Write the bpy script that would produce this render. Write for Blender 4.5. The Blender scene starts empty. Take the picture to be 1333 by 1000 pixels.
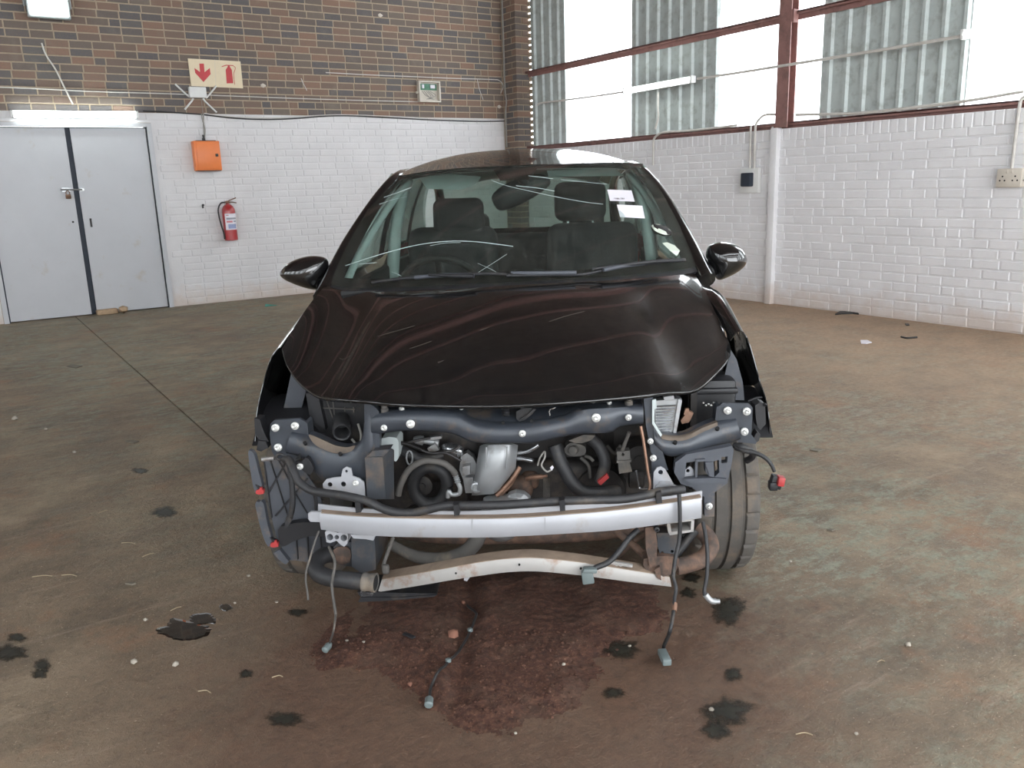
import bpy, bmesh, math, random
from mathutils import Vector, Matrix, noise
random.seed(7)
SC = bpy.context.scene
COL = SC.collection
# ------------------------------------------------------------------ camera, sky, exposure
FPX, PITCH, ROLL, YAW, CAM_H = 1085.0, math.radians(13.55), -0.0327, math.radians(33.15), 1.37
_c, _s, _cp, _sp, _cy, _sy = math.cos(ROLL), math.sin(ROLL), math.cos(PITCH), math.sin(PITCH), math.cos(YAW), math.sin(YAW)
def to_room(x, y, z): return Vector((x*_cy + y*_sy, -x*_sy + y*_cy, z))
CAM_RIGHT = to_room(_c, _s*_sp, _s*_cp); CAM_UP = to_room(-_s, _c*_sp, _c*_cp); CAM_FWD = to_room(0, _cp, -_sp)
CAM_POS = Vector((0, 0, CAM_H))
cam_data = bpy.data.cameras.new('camera'); cam = bpy.data.objects.new('camera', cam_data); COL.objects.link(cam)
cam_data.sensor_width = 36.0; cam_data.lens = 36.0*FPX/1333.0; cam_data.clip_start = 0.05; cam_data.clip_end = 200
cam.matrix_world = Matrix.Translation(CAM_POS) @ Matrix((CAM_RIGHT, CAM_UP, -CAM_FWD)).transposed().to_4x4()
SC.camera = cam

world = bpy.data.worlds.new('overcast_sky'); SC.world = world; world.use_nodes = True
_bg = world.node_tree.nodes['Background']
_bg.inputs[0].default_value = (0.93, 0.97, 1.0, 1); _bg.inputs[1].default_value = 5.0
SC.view_settings.view_transform = 'Standard'; SC.view_settings.look = 'None'
SC.view_settings.gamma = 1.0; SC.view_settings.use_curve_mapping = False
SC.view_settings.exposure = 0.58
SC.cycles.max_bounces = 10; SC.cycles.transparent_max_bounces = 16

YB, XR = 11.005, 7.35            # back wall plane y, right wall plane x
XL, YF, EAVE = -7.5, -7.0, 5.3   # far left wall, wall behind the photographer, roof height
def portal(name, loc, rot, sx, sy):
    l = bpy.data.lights.new(name, 'AREA'); l.shape = 'RECTANGLE'; l.size = sx; l.size_y = sy
    l.cycles.is_portal = True
    o = bpy.data.objects.new(name, l); o.location = loc; o.rotation_euler = rot; COL.objects.link(o)
portal('window_daylight_portal', (XR+0.12, 2.0, 3.65), (0, math.pi/2, 0), 3.6, 18)
portal('front_daylight_portal', (0, YF-0.12, 3.0), (math.pi/2, 0, 0), 15, 4.4)
portal('left_daylight_portal', (XL-0.12, 2.0, 3.65), (0, -math.pi/2, 0), 3.6, 18)

# ------------------------------------------------------------------ pixel helpers (pixel of the photograph + a real depth -> a point)
def pix_ray(u, v):
    return (CAM_FWD + CAM_RIGHT*((u-666.5)/FPX) + CAM_UP*(-(v-500.0)/FPX))
def on_back(u, v, off=0.0):
    r = pix_ray(u, v); return CAM_POS + r*((YB-off)/r.y)
def on_right(u, v, off=0.0):
    r = pix_ray(u, v); return CAM_POS + r*((XR-off)/r.x)
def on_floor(u, v, z=0.0):
    r = pix_ray(u, v); return CAM_POS + r*((z-CAM_H)/r.z)
def project(p):
    d = p - CAM_POS; w = d.dot(CAM_FWD)
    return (666.5 + FPX*d.dot(CAM_RIGHT)/w, 500 - FPX*d.dot(CAM_UP)/w, w)
# the car stands 2.25 m ahead, turned a little from the view direction
CAR_TURN = math.radians(2.9)
CAR_ROT = -(YAW + CAR_TURN)
CAR_LOC = to_room(-0.035, 2.25, 0)
CAR_M = Matrix.Translation(CAR_LOC) @ Matrix.Rotation(CAR_ROT, 4, 'Z')
CAR_MI = CAR_M.inverted()
CAM_L = CAR_MI @ CAM_POS; CAR_R3 = CAR_MI.to_3x3()
def L(u, v, d):
    """pixel + distance d behind the bumper plane -> point in the car's own frame"""
    r = CAR_R3 @ pix_ray(u, v); return CAM_L + r*((d-CAM_L.y)/r.y)
def LF(u, v, z=0.0):
    return CAR_MI @ on_floor(u, v, z)

# ------------------------------------------------------------------ geometry helpers: each returns (verts, faces)
def join(*gs):
    V, F = [], []
    for v, f in gs:
        n = len(V); V += [Vector(p) for p in v]; F += [tuple(i+n for i in q) for q in f]
    return V, F
def obj(name, g, mat, parent=None, smooth=None, kind=None, label=None):
    me = bpy.data.meshes.new(name); me.from_pydata([tuple(p) for p in g[0]], [], g[1])
    if mat: me.materials.append(mat)
    bm = bmesh.new(); bm.from_mesh(me); bmesh.ops.recalc_face_normals(bm, faces=bm.faces); bm.to_mesh(me); bm.free()
    if smooth is not None:
        for p in me.polygons: p.use_smooth = True
        if smooth < 179: me.set_sharp_from_angle(angle=math.radians(smooth))
    me.update()
    o = bpy.data.objects.new(name, me); COL.objects.link(o)
    if parent: o.parent = parent
    if kind: o['kind'] = kind
    if label: o['label'] = label
    return o
def empty(name, loc=(0,0,0), rot=0):
    o = bpy.data.objects.new(name, None); o.location = loc; o.rotation_euler = (0,0,rot); o.empty_display_size = .1
    COL.objects.link(o); return o
def tag(o, label, cat=None, group=None, kind=None):
    o['label'] = label
    if cat: o['category'] = cat
    if group: o['group'] = group
    if kind: o['kind'] = kind
    return o
def box(c, s, R=None):
    c = Vector(c); V = []
    for i in (-.5,.5):
        for j in (-.5,.5):
            for k in (-.5,.5):
                p = Vector((s[0]*i, s[1]*j, s[2]*k)); V.append(c + (R @ p if R else p))
    return V, [(0,1,3,2),(4,6,7,5),(0,4,5,1),(2,3,7,6),(0,2,6,4),(1,5,7,3)]
def rbox(c, s, bev=.004, R=None, seg=2):
    bm = bmesh.new(); v, f = box((0,0,0), s); vs = [bm.verts.new(p) for p in v]
    for q in f: bm.faces.new([vs[i] for i in q])
    bmesh.ops.bevel(bm, geom=bm.edges[:], offset=min(bev, .45*min(s)), segments=seg, affect='EDGES', profile=.5)
    bm.verts.index_update(); c = Vector(c)
    V = [c + (R @ p.co if R else p.co) for p in bm.verts]; F = [tuple(x.index for x in q.verts) for q in bm.faces]
    bm.free(); return V, F
def spline(P, n=6, closed=False):
    P = [Vector(p) for p in P]; m = len(P); out = []
    if m < 3 and not closed: return [P[0].lerp(P[-1], i/n) for i in range(n+1)]
    for i in range(m if closed else m-1):
        a, b = P[i], P[(i+1) % m]
        p0 = P[(i-1) % m] if closed or i > 0 else a*2-b
        p3 = P[(i+2) % m] if closed or i < m-2 else b*2-a
        for k in range(n):
            t = k/n; out.append(.5*((2*a)+(b-p0)*t+(2*p0-5*a+4*b-p3)*t*t+(3*a-p0-3*b+p3)*t**3))
    if not closed: out.append(P[-1])
    return out
def frames(P):
    n = len(P); T = []
    for i in range(n):
        t = P[min(i+1, n-1)] - P[max(i-1, 0)]; T.append(t.normalized() if t.length > 1e-9 else Vector((0,0,1)))
    up = Vector((0,0,1)) if abs(T[0].z) < .9 else Vector((1,0,0))
    N = [(up - T[0]*up.dot(T[0])).normalized()]
    for i in range(1, n):
        v = N[-1] - T[i]*N[-1].dot(T[i]); N.append(v.normalized() if v.length > 1e-6 else N[-1])
    return T, N
def tube(P, r, seg=10, cap=True, sub=0, ribs=0):
    P = spline(P, sub) if sub else [Vector(p) for p in P]
    T, N = frames(P); V, F = [], []
    for i, p in enumerate(P):
        if isinstance(r, (list, tuple)):
            q = i/(len(P)-1)*(len(r)-1); a = int(min(q, len(r)-2)); rr = r[a] + (r[a+1]-r[a])*(q-a)
        else: rr = r
        if ribs: rr *= 1 + ribs*(i % 2)
        B = T[i].cross(N[i])
        for k in range(seg):
            a = 2*math.pi*k/seg; V.append(p + (N[i]*math.cos(a) + B*math.sin(a))*rr)
    for i in range(len(P)-1):
        for k in range(seg):
            F.append((i*seg+k, i*seg+(k+1) % seg, (i+1)*seg+(k+1) % seg, (i+1)*seg+k))
    if cap: F += [tuple(range(seg)), tuple(range((len(P)-1)*seg, len(P)*seg))]
    return V, F
def lathe(p0, axis, prof, seg=20, cap=True):
    p0 = Vector(p0); a = Vector(axis).normalized(); u = a.orthogonal().normalized(); w = a.cross(u); V, F = [], []
    for r, hh in prof:
        for k in range(seg):
            t = 2*math.pi*k/seg; V.append(p0 + a*hh + (u*math.cos(t) + w*math.sin(t))*r)
    for i in range(len(prof)-1):
        for k in range(seg): F.append((i*seg+k, i*seg+(k+1) % seg, (i+1)*seg+(k+1) % seg, (i+1)*seg+k))
    if cap:
        if prof[0][0] > 1e-6: F.append(tuple(range(seg)))
        if prof[-1][0] > 1e-6: F.append(tuple(range((len(prof)-1)*seg, len(prof)*seg)))
    return V, F
def grid(rows, closed=False, thick=0.0, flip=False):
    """rows[i][j] of points -> a sheet (with real thickness when thick is set)"""
    m, n = len(rows), len(rows[0]); V = [Vector(p) for r in rows for p in r]; F = []
    nn = n if closed else n-1
    for i in range(m-1):
        for j in range(nn): F.append((i*n+j, i*n+(j+1) % n, (i+1)*n+(j+1) % n, (i+1)*n+j))
    if thick:
        nor = [Vector() for _ in V]
        for q in F:
            a = (V[q[2]]-V[q[0]]).cross(V[q[3]]-V[q[1]])
            for i in q: nor[i] += a
        sg = -1 if flip else 1
        k = len(V); V += [p - (nn_.normalized() if nn_.length > 1e-12 else Vector())*thick*sg for p, nn_ in zip(V[:k], nor)]
        base = F[:]; F += [tuple(i+k for i in reversed(q)) for q in base]
        edge = {}
        for q in base:
            for a, b in zip(q, q[1:]+q[:1]): edge[(a, b)] = edge.get((a, b), 0)+1
        for (a, b) in list(edge):
            if (b, a) not in edge: F.append((b, a, a+k, b+k))
    return V, F
def circ(c, r, n=14, ry=None):
    return [(c[0]+r*math.cos(2*math.pi*i/n), c[1]+(ry or r)*math.sin(2*math.pi*i/n)) for i in range(n)]
def plate2(loops, fmap, depth, bev=0.0):
    """loops[0] outline, others holes, in 2-D; fmap(a,b,t) -> 3-D point at depth t"""
    bm = bmesh.new(); es = []
    for lp in loops:
        vs = [bm.verts.new((p[0], p[1], 0)) for p in lp]
        es += [bm.edges.new((vs[i], vs[(i+1) % len(vs)])) for i in range(len(vs))]
    if len(loops) == 1: bm.faces.new(bm.verts[:])
    else: bmesh.ops.triangle_fill(bm, use_beauty=True, use_dissolve=False, edges=es)
    bm.verts.index_update(); bm.edges.index_update()
    base = [tuple(v.co) for v in bm.verts]; F0 = [tuple(v.index for v in f.verts) for f in bm.faces]
    n = len(base); V = [fmap(a, b, 0.0) for a, b, _ in base] + [fmap(a, b, depth) for a, b, _ in base]
    F = list(F0) + [tuple(i+n for i in reversed(f)) for f in F0]
    for e in bm.edges:
        if len(e.link_faces) == 1:
            a, b = e.verts[0].index, e.verts[1].index; F.append((a, b, b+n, a+n))
    bm.free()
    return V, F
def inflate(out3, front, back, rings=5, centre=None):
    """closed 3-D outline -> a pillow: front(Vector) and back(Vector) are the bulges"""
    out3 = [Vector(p) for p in out3]; n = len(out3)
    c = centre or sum(out3, Vector())/n; V, F = [], []
    for sgn in (front, back):
        base = len(V)
        for i in range(rings+1):
            a = math.pi/2*i/rings; k, b = math.cos(a), math.sin(a)
            if i == rings: V.append(c + sgn); continue
            for p in out3: V.append(c + (p-c)*k + sgn*b)
        for i in range(rings-1):
            for j in range(n): F.append((base+i*n+j, base+i*n+(j+1) % n, base+(i+1)*n+(j+1) % n, base+(i+1)*n+j))
        for j in range(n): F.append((base+(rings-1)*n+j, base+(rings-1)*n+(j+1) % n, base+rings*n))
    bm = bmesh.new(); vs = [bm.verts.new(p) for p in V]
    for q in F: bm.faces.new([vs[i] for i in q])
    bmesh.ops.remove_doubles(bm, verts=bm.verts[:], dist=1e-6); bm.verts.index_update()
    V = [v.co.copy() for v in bm.verts]; F = [tuple(v.index for v in f.verts) for f in bm.faces]; bm.free()
    return V, F
# pixel-traced pieces of the car front, each at its own depth
def pplate(px, d, th, holes=(), dd=None, sm=0):
    """px outline (u,v) at depth d, th metres deep; dd(u) may bend the plate in depth"""
    if sm: px = [(p.x, p.y) for p in spline([(a, b, 0) for a, b in px], sm, True)]
    loops = [px] + [circ(h[:2], h[2]) if isinstance(h[0], (int, float)) else h for h in holes]
    def fm(a, b, t):
        p = L(a, b, d + (dd(a) if dd else 0)); return p + Vector((0, t, 0))
    return plate2(loops, fm, th)
def ptube(px, r, seg=10, sub=6, **k): return tube([L(*p) for p in px], r, seg, sub=sub, **k)

# ------------------------------------------------------------------ materials
def srgb(r, g, b):
    f = lambda c: (c/255/12.92) if c/255 <= .04045 else ((c/255+.055)/1.055)**2.4
    return (f(r), f(g), f(b), 1)
class NT:
    def __init__(self, name):
        self.m = bpy.data.materials.new(name); self.m.use_nodes = True; self.t = self.m.node_tree
        self.b = self.t.nodes['Principled BSDF']; self.out = self.t.nodes['Material Output']
        self.pos = None
    def n(self, ty, **kw):
        x = self.t.nodes.new(ty)
        for k, v in kw.items(): setattr(x, k, v)
        return x
    def l(self, a, b): self.t.links.new(a, b)
    def coord(self, scale=(1,1,1), world=True):
        g = self.n('ShaderNodeNewGeometry') if world else self.n('ShaderNodeTexCoord')
        mp = self.n('ShaderNodeMapping'); mp.inputs['Scale'].default_value = scale
        self.l(g.outputs['Position'] if world else g.outputs['Object'], mp.inputs[0]); return mp.outputs[0]
    def noise(self, scale, detail=4, rough=.6, sc=(1,1,1), world=True, dist=0):
        x = self.n('ShaderNodeTexNoise'); x.inputs['Scale'].default_value = scale; x.inputs['Detail'].default_value = detail
        x.inputs['Roughness'].default_value = rough; x.inputs['Distortion'].default_value = dist
        self.l(self.coord(sc, world), x.inputs['Vector']); return x.outputs['Fac']
    def ramp(self, fac, stops, interp='LINEAR'):
        r = self.n('ShaderNodeValToRGB'); r.color_ramp.interpolation = interp; e = r.color_ramp.elements
        while len(e) < len(stops): e.new(.5)
        for i, (p, c) in enumerate(stops): e[i].position = p; e[i].color = c if len(c) == 4 else (*c, 1)
        self.l(fac, r.inputs[0]); return r.outputs[0]
    def mix(self, fac, a, b, mode='MIX'):
        x = self.n('ShaderNodeMix', data_type='RGBA', blend_type=mode)
        for s, v in ((x.inputs[0], fac), (x.inputs[6], a), (x.inputs[7], b)):
            if hasattr(v, 'is_linked') or hasattr(v, 'links'): self.l(v, s)
            else: s.default_value = v
        return x.outputs[2]
    def bump(self, h, strength=.3, dist=.01):
        b = self.n('ShaderNodeBump'); b.inputs['Strength'].default_value = strength; b.inputs['Distance'].default_value = dist
        self.l(h, b.inputs['Height']); self.l(b.outputs[0], self.b.inputs['Normal'])
    def base(self, c):
        if hasattr(c, 'links'): self.l(c, self.b.inputs['Base Color'])
        else: self.b.inputs['Base Color'].default_value = c
    def set(self, **k):
        for a, v in k.items():
            s = self.b.inputs[a.replace('_', ' ')]
            if hasattr(v, 'links'): self.l(v, s)
            else: s.default_value = v
def W(x): return (x, x, x, 1)
def simple(name, col, rough=.5, metal=0.0, var=.12, scale=18, dirt=None, dirt_amt=.5, bump=0, coat=0, dscale=9):
    m = NT(name); a = [max(0, c*(1-var)) for c in col[:3]]; b = [min(1, c*(1+var)) for c in col[:3]]
    c = m.ramp(m.noise(scale), [(.3, (*a, 1)), (.7, (*b, 1))])
    if dirt:
        f = m.ramp(m.noise(dscale, 6, .65), [(.62-.3*dirt_amt, W(0)), (.72-.12*dirt_amt, W(.85))])
        c = m.mix(f, c, dirt)
    m.base(c); m.set(Roughness=rough, Metallic=metal)
    if coat: m.set(Coat_Weight=coat, Coat_Roughness=.03)
    if bump: m.bump(m.noise(scale*6, 5), bump, .004)
    return m.m
M = {}
# ================================================================== room materials
def mat_floor():
    m = NT('stained_concrete')
    n1 = m.noise(.5, 6, .65); n2 = m.noise(3.0, 9, .72); n3 = m.noise(30, 6, .75); n4 = m.noise(.8, 7, .7, dist=.6); n5 = m.noise(8, 10, .8, (1, 1.8, 1))
    c = m.ramp(n2, [(.28, srgb(88, 77, 63)), (.44, srgb(126, 110, 90)), (.58, srgb(154, 136, 113)), (.75, srgb(176, 159, 136))])
    # broad brown oil-soaked areas
    c = m.mix(m.ramp(n1, [(.40, W(0)), (.62, W(.7))]), c, m.ramp(n3, [(.3, srgb(78, 64, 51)), (.7, srgb(122, 102, 82))]))
    c = m.mix(m.ramp(m.noise(1.7, 8, .75, (1, 1.6, 1)), [(.52, W(0)), (.68, W(.6))]), c, srgb(78, 67, 54))
    # worn green floor paint
    g = m.n('ShaderNodeMath', operation='MULTIPLY')
    m.l(m.ramp(n4, [(.40, W(0)), (.50, W(1))]), g.inputs[0]); m.l(m.ramp(n5, [(.47, W(0)), (.56, W(.62))]), g.inputs[1])
    sx = m.n('ShaderNodeSeparateXYZ'); gp = m.n('ShaderNodeNewGeometry'); m.l(gp.outputs['Position'], sx.inputs[0])
    gv = m.n('ShaderNodeMath', operation='MULTIPLY_ADD'); m.l(sx.outputs[1], gv.inputs[0]); gv.inputs[1].default_value = .25; m.l(sx.outputs[0], gv.inputs[2])
    gr = m.n('ShaderNodeMapRange'); gr.inputs[1].default_value = .9; gr.inputs[2].default_value = 2.3; m.l(gv.outputs[0], gr.inputs[0])
    gg = m.n('ShaderNodeMath', operation='MULTIPLY'); m.l(g.outputs[0], gg.inputs[0]); m.l(gr.outputs[0], gg.inputs[1])   # the paint only survives away from the driven lane
    c = m.mix(gg.outputs[0], c, m.ramp(n3, [(.35, srgb(112, 116, 100)), (.65, srgb(156, 162, 142))]))
    # pale scuffs, orange dust, dark grime, grit
    c = m.mix(m.ramp(m.noise(6.5, 9, .8, (1, 3, 1)), [(.62, W(0)), (.72, W(.6))]), c, srgb(190, 174, 156))
    c = m.mix(m.ramp(m.noise(2.1, 6, .7, (1.3, 1, 1)), [(.55, W(0)), (.72, W(.6))]), c, srgb(152, 108, 78))
    c = m.mix(m.ramp(m.noise(11, 9, .8), [(.60, W(0)), (.70, W(.55))]), c, srgb(74, 64, 56))
    c = m.mix(m.ramp(m.noise(95, 3, .6), [(.64, W(0)), (.72, W(.75))]), c, srgb(196, 178, 156))
    # long pale drag marks
    mp = m.n('ShaderNodeMapping'); mp.inputs['Rotation'].default_value = (0, 0, -.2); mp.inputs['Scale'].default_value = (.9, 7, 1); m.l(gp.outputs['Position'], mp.inputs[0])
    nz = m.n('ShaderNodeTexNoise'); nz.inputs['Scale'].default_value = 1.6; nz.inputs['Detail'].default_value = 9; nz.inputs['Roughness'].default_value = .75; m.l(mp.outputs[0], nz.inputs['Vector'])
    c = m.mix(m.ramp(nz.outputs['Fac'], [(.56, W(0)), (.70, W(.6))]), c, srgb(170, 152, 132))
    c = m.mix(m.ramp(m.noise(55, 6, .8), [(.58, W(0)), (.66, W(.5))]), c, srgb(70, 58, 48))
    c = m.mix(m.ramp(m.noise(70, 5, .8), [(.60, W(0)), (.68, W(.6))]), c, srgb(176, 146, 116))
    # paler tan towards the right-hand wall: dry sand, with window light painted in
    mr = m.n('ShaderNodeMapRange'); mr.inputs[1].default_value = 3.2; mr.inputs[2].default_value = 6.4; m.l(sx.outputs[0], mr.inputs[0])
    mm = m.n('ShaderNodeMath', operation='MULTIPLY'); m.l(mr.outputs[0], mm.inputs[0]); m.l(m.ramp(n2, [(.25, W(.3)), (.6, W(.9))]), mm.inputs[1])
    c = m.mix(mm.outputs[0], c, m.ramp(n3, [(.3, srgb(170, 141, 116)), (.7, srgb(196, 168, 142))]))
    # red soil trodden out around the heap under the car
    P = CAR_M @ Vector((-.02, -.12, 0))
    vd = m.n('ShaderNodeVectorMath', operation='DISTANCE'); m.l(gp.outputs['Position'], vd.inputs[0]); vd.inputs[1].default_value = P
    ad = m.n('ShaderNodeMath', operation='MULTIPLY_ADD'); m.l(n2, ad.inputs[0]); ad.inputs[1].default_value = -1.3; m.l(vd.outputs['Value'], ad.inputs[2])
    c = m.mix(m.ramp(ad.outputs[0], [(.0, W(.8)), (.3, W(.35)), (.62, W(0))]), c, m.ramp(n3, [(.3, srgb(66, 42, 31)), (.7, srgb(100, 69, 52))]))
    c = m.mix(m.ramp(n3, [(.2, W(.4)), (.42, W(0))]), c, srgb(60, 50, 43))
    m.base(c); m.set(Roughness=m.ramp(n2, [(.3, W(.5)), (.7, W(.85))]))
    h = m.n('ShaderNodeMath', operation='ADD'); m.l(n3, h.inputs[0]); m.l(n2, h.inputs[1]); m.bump(h.outputs[0], .75, .018)
    return m.m
def mat_white_paint(name, tint):
    m = NT(name)
    c = m.ramp(m.noise(2.3, 5), [(.3, srgb(*[t-10 for t in tint])), (.7, srgb(*tint))])
    c = m.mix(m.ramp(m.noise(14, 6, .7), [(.64, W(0)), (.78, W(.4))]), c, srgb(178, 172, 166))
    sx = m.n('ShaderNodeSeparateXYZ'); gp = m.n('ShaderNodeNewGeometry'); m.l(gp.outputs['Position'], sx.inputs[0])
    ad = m.n('ShaderNodeMath', operation='MULTIPLY_ADD'); m.l(m.noise(5, 5), ad.inputs[0]); ad.inputs[1].default_value = .5; m.l(sx.outputs[2], ad.inputs[2])
    c = m.mix(m.ramp(ad.outputs[0], [(.28, W(.5)), (.5, W(0))]), c, srgb(196, 172, 152))     # splashed dirt at the foot
    m.base(c); m.set(Roughness=.6); m.bump(m.noise(60, 6, .7), .35, .006); return m.m
def mat_raw_brick():
    m = NT('raw_brick'); a = m.n('ShaderNodeVertexColor', layer_name='Col')
    c = m.mix(m.ramp(m.noise(45, 6, .7), [(.35, W(0)), (.65, W(.5))]), a.outputs[0], srgb(116, 104, 95))
    c = m.mix(m.ramp(m.noise(3, 5, .7), [(.55, W(0)), (.75, W(.3))]), c, srgb(150, 140, 128))
    m.base(c); m.set(Roughness=.85); m.bump(m.noise(70, 6), .4, .006); return m.m
def mat_emit(name, col, s):
    m = NT(name); m.base((.9, .9, .9, 1)); m.set(Emission_Color=col, Emission_Strength=s); return m.m
def mat_sheet(name, clear):
    """milky polycarbonate: part of the sky passes straight through, part is scattered"""
    m = NT(name); t = m.n('ShaderNodeBsdfTransparent'); t.inputs[0].default_value = (.98, .99, 1, 1)
    tr = m.n('ShaderNodeBsdfTranslucent'); tr.inputs[0].default_value = (.95, .97, .97, 1)
    d = m.n('ShaderNodeBsdfDiffuse'); d.inputs[0].default_value = (.8, .82, .8, 1)
    a = m.n('ShaderNodeMixShader'); a.inputs[0].default_value = .25; m.l(tr.outputs[0], a.inputs[1]); m.l(d.outputs[0], a.inputs[2])
    b = m.n('ShaderNodeMixShader'); b.inputs[0].default_value = 1-clear; m.l(t.outputs[0], b.inputs[1]); m.l(a.outputs[0], b.inputs[2])
    m.l(b.outputs[0], m.out.inputs[0]); return m.m
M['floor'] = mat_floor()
M['white_back'] = mat_white_paint('white_painted_brick', (220, 218, 219))
M['white_right'] = mat_white_paint('white_painted_brick_cool', (234, 233, 235))
M['raw'] = mat_raw_brick()
M['mortar'] = simple('beige_mortar', srgb(166, 150, 130), .9, 0, .1, 30, bump=.4)
M['zinc'] = simple('galvanised_sheet', srgb(186, 194, 192), .5, .2, .08, 7, srgb(160, 164, 160), .4)
M['roof'] = simple('rusty_roof_sheet', srgb(92, 76, 66), .6, .1, .3, 2.2, srgb(70, 52, 44), .5)
M['red_steel'] = simple('red_oxide_steel', srgb(142, 104, 98), .55, .0, .12, 10, srgb(112, 86, 80), .4)
M['conduit'] = simple('white_conduit', srgb(206, 202, 196), .45, 0, .08, 20)
M['grey_cable'] = simple('grey_cable', srgb(150, 146, 140), .6, 0, .1, 20)
M['black_cable'] = simple('black_cable', srgb(44, 42, 42), .5, 0, .2, 20)
M['plaster'] = simple('painted_plaster', srgb(200, 198, 196), .7, 0, .05, 4)
M['door'] = simple('grey_white_door_paint', srgb(188, 189, 193), .42, 0, .03, 3, srgb(180, 174, 168), .05, dscale=4)
M['dark_gap'] = simple('navy_door_edge', srgb(38, 46, 58), .6, 0, .15, 9)
M['tube_light'] = mat_emit('fluorescent_tube', (.9, 1, .97, 1), 14)
M['flood_light'] = mat_emit('floodlight_glass', (.86, 1, .98, 1), 16)
M['white_plastic'] = simple('white_plastic', srgb(222, 222, 220), .4, 0, .03, 20)
M['poly'] = mat_sheet('translucent_sheet', .6)

# ================================================================== floor
pa, pb = on_floor(112, 416), on_floor(330, 640)
JX = (pa.x + pb.x)/2
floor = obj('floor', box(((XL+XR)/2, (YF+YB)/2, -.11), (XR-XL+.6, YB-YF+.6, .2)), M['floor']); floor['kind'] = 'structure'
floor['label'] = 'stained brown concrete floor with worn green paint'
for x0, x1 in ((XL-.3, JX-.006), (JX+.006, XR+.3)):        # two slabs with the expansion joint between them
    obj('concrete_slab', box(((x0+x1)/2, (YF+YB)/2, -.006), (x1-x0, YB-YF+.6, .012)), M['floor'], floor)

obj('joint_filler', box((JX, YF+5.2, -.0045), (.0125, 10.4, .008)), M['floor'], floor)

# ================================================================== bricks
BL, BH, JT = .220, .0705, .015
def brick_geo(w, h, dep, ch):
    """brick in its own frame: x along the wall, z up, front face at y = -dep"""
    V = []
    for y, i in ((0.006, 0), (-dep+ch, 0), (-dep, ch)):
        for sx, sz in ((-1,-1),(1,-1),(1,1),(-1,1)): V.append(Vector((sx*(w/2-i), y, sz*(h/2-i))))
    F = [(8,9,10,11)]
    for k in (0, 4):
        for j in range(4): F.append((k+j, k+(j+1) % 4, k+4+(j+1) % 4, k+4+j))
    return V, F
RAWCOL = [srgb(*c) for c in ((110,99,92),(100,95,94),(114,100,92),(94,92,95),(118,101,92),(122,102,91),(132,106,92),(105,96,92),(99,97,97),(115,104,96),(93,91,93),(110,98,91),(140,110,94),(104,94,89))]
def colour_mesh(me, cols):
    a = me.color_attributes.new('Col', 'FLOAT_COLOR', 'POINT')
    a.data.foreach_set('color', [x for c in cols for x in c])
_meshes = {}
def brick_mesh(kind, w, h, dep, ch, mat, ci):
    k = (kind, round(w, 3), round(h, 3), ci)
    if k not in _meshes:
        me = bpy.data.meshes.new('brick'); V, F = brick_geo(w, h, dep, ch); me.from_pydata([tuple(p) for p in V], [], F)
        me.materials.append(mat); colour_mesh(me, [RAWCOL[ci]]*len(V)) if kind == 'raw' else None
        bm = bmesh.new(); bm.from_mesh(me); bmesh.ops.recalc_face_normals(bm, faces=bm.faces); bm.to_mesh(me); bm.free()
        _meshes[k] = me
    return _meshes[k]
def brick_field(parent, kind, u0, u1, z0, z1, place, rotz, dep, ch, mat, skip, n_single, name, rest_name, jit):
    """place(u, z) -> world point on the wall plane; the 300 largest in view are bricks of their own, the rest one mesh"""
    items = []; r = 0; z = z0
    while z + BH*.6 < z1:
        off = (BL+JT)/2 if r % 2 else 0
        u = u0 - off + random.uniform(-.02, .02)
        while u < u1:
            w = BL if random.random() > .07 else BL*.48
            a, b = max(u, u0), min(u+w, u1)
            if b-a > .04 and not skip((a+b)/2, z+BH/2, (b-a)/2):
                items.append(((a+b)/2, z+BH/2, round(b-a, 2 if b-a < w-1e-6 else 3), random.randrange(14) if random.random() > .22 else random.choice((6, 12, 5, 3, 10)), random.uniform(-jit, jit)))
            u += w + JT
        z += BH + JT; r += 1
    def area(it):
        p = place(it[0], it[1]); q = project(p)
        if q[2] <= 0 or not (-4 < q[0] < 1337 and -4 < q[1] < 1004): return -1
        a = project(place(it[0]-it[2]/2, it[1]-BH/2)); b = project(place(it[0]+it[2]/2, it[1]+BH/2)); return abs(a[0]-b[0])*abs(a[1]-b[1])
    order = sorted(items, key=area, reverse=True); V, F, C = [], [], []
    R = Matrix.Rotation(rotz, 3, 'Z')
    for k, it in enumerate(order):
        p = place(it[0], it[1])
        if k < n_single and area(it) > 0:
            o = bpy.data.objects.new(name, brick_mesh(kind, it[2], BH, dep, ch, mat, it[3] if kind == 'raw' else 0))
            o.location = p + R @ Vector((0, -it[4], 0)); o.rotation_euler = (0, random.uniform(-.006, .006), rotz); COL.objects.link(o); o.parent = parent
        else:
            v, f = brick_geo(it[2], BH, dep, ch); n = len(V); V += [p + R @ (q + Vector((0, -it[4], 0))) for q in v]; F += [tuple(i+n for i in q) for q in f]
            C += [RAWCOL[it[3]]]*len(v)
    o = obj(rest_name, (V, F), mat, parent, kind='stuff')
    if kind == 'raw': colour_mesh(o.data, C)
WHITE_TOP = 2.315; RW_TOP = 1.83
DX0, DX1, DTOP = .385, 2.125, 2.155      # the door opening in the back wall
XW = XL-.1
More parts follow.
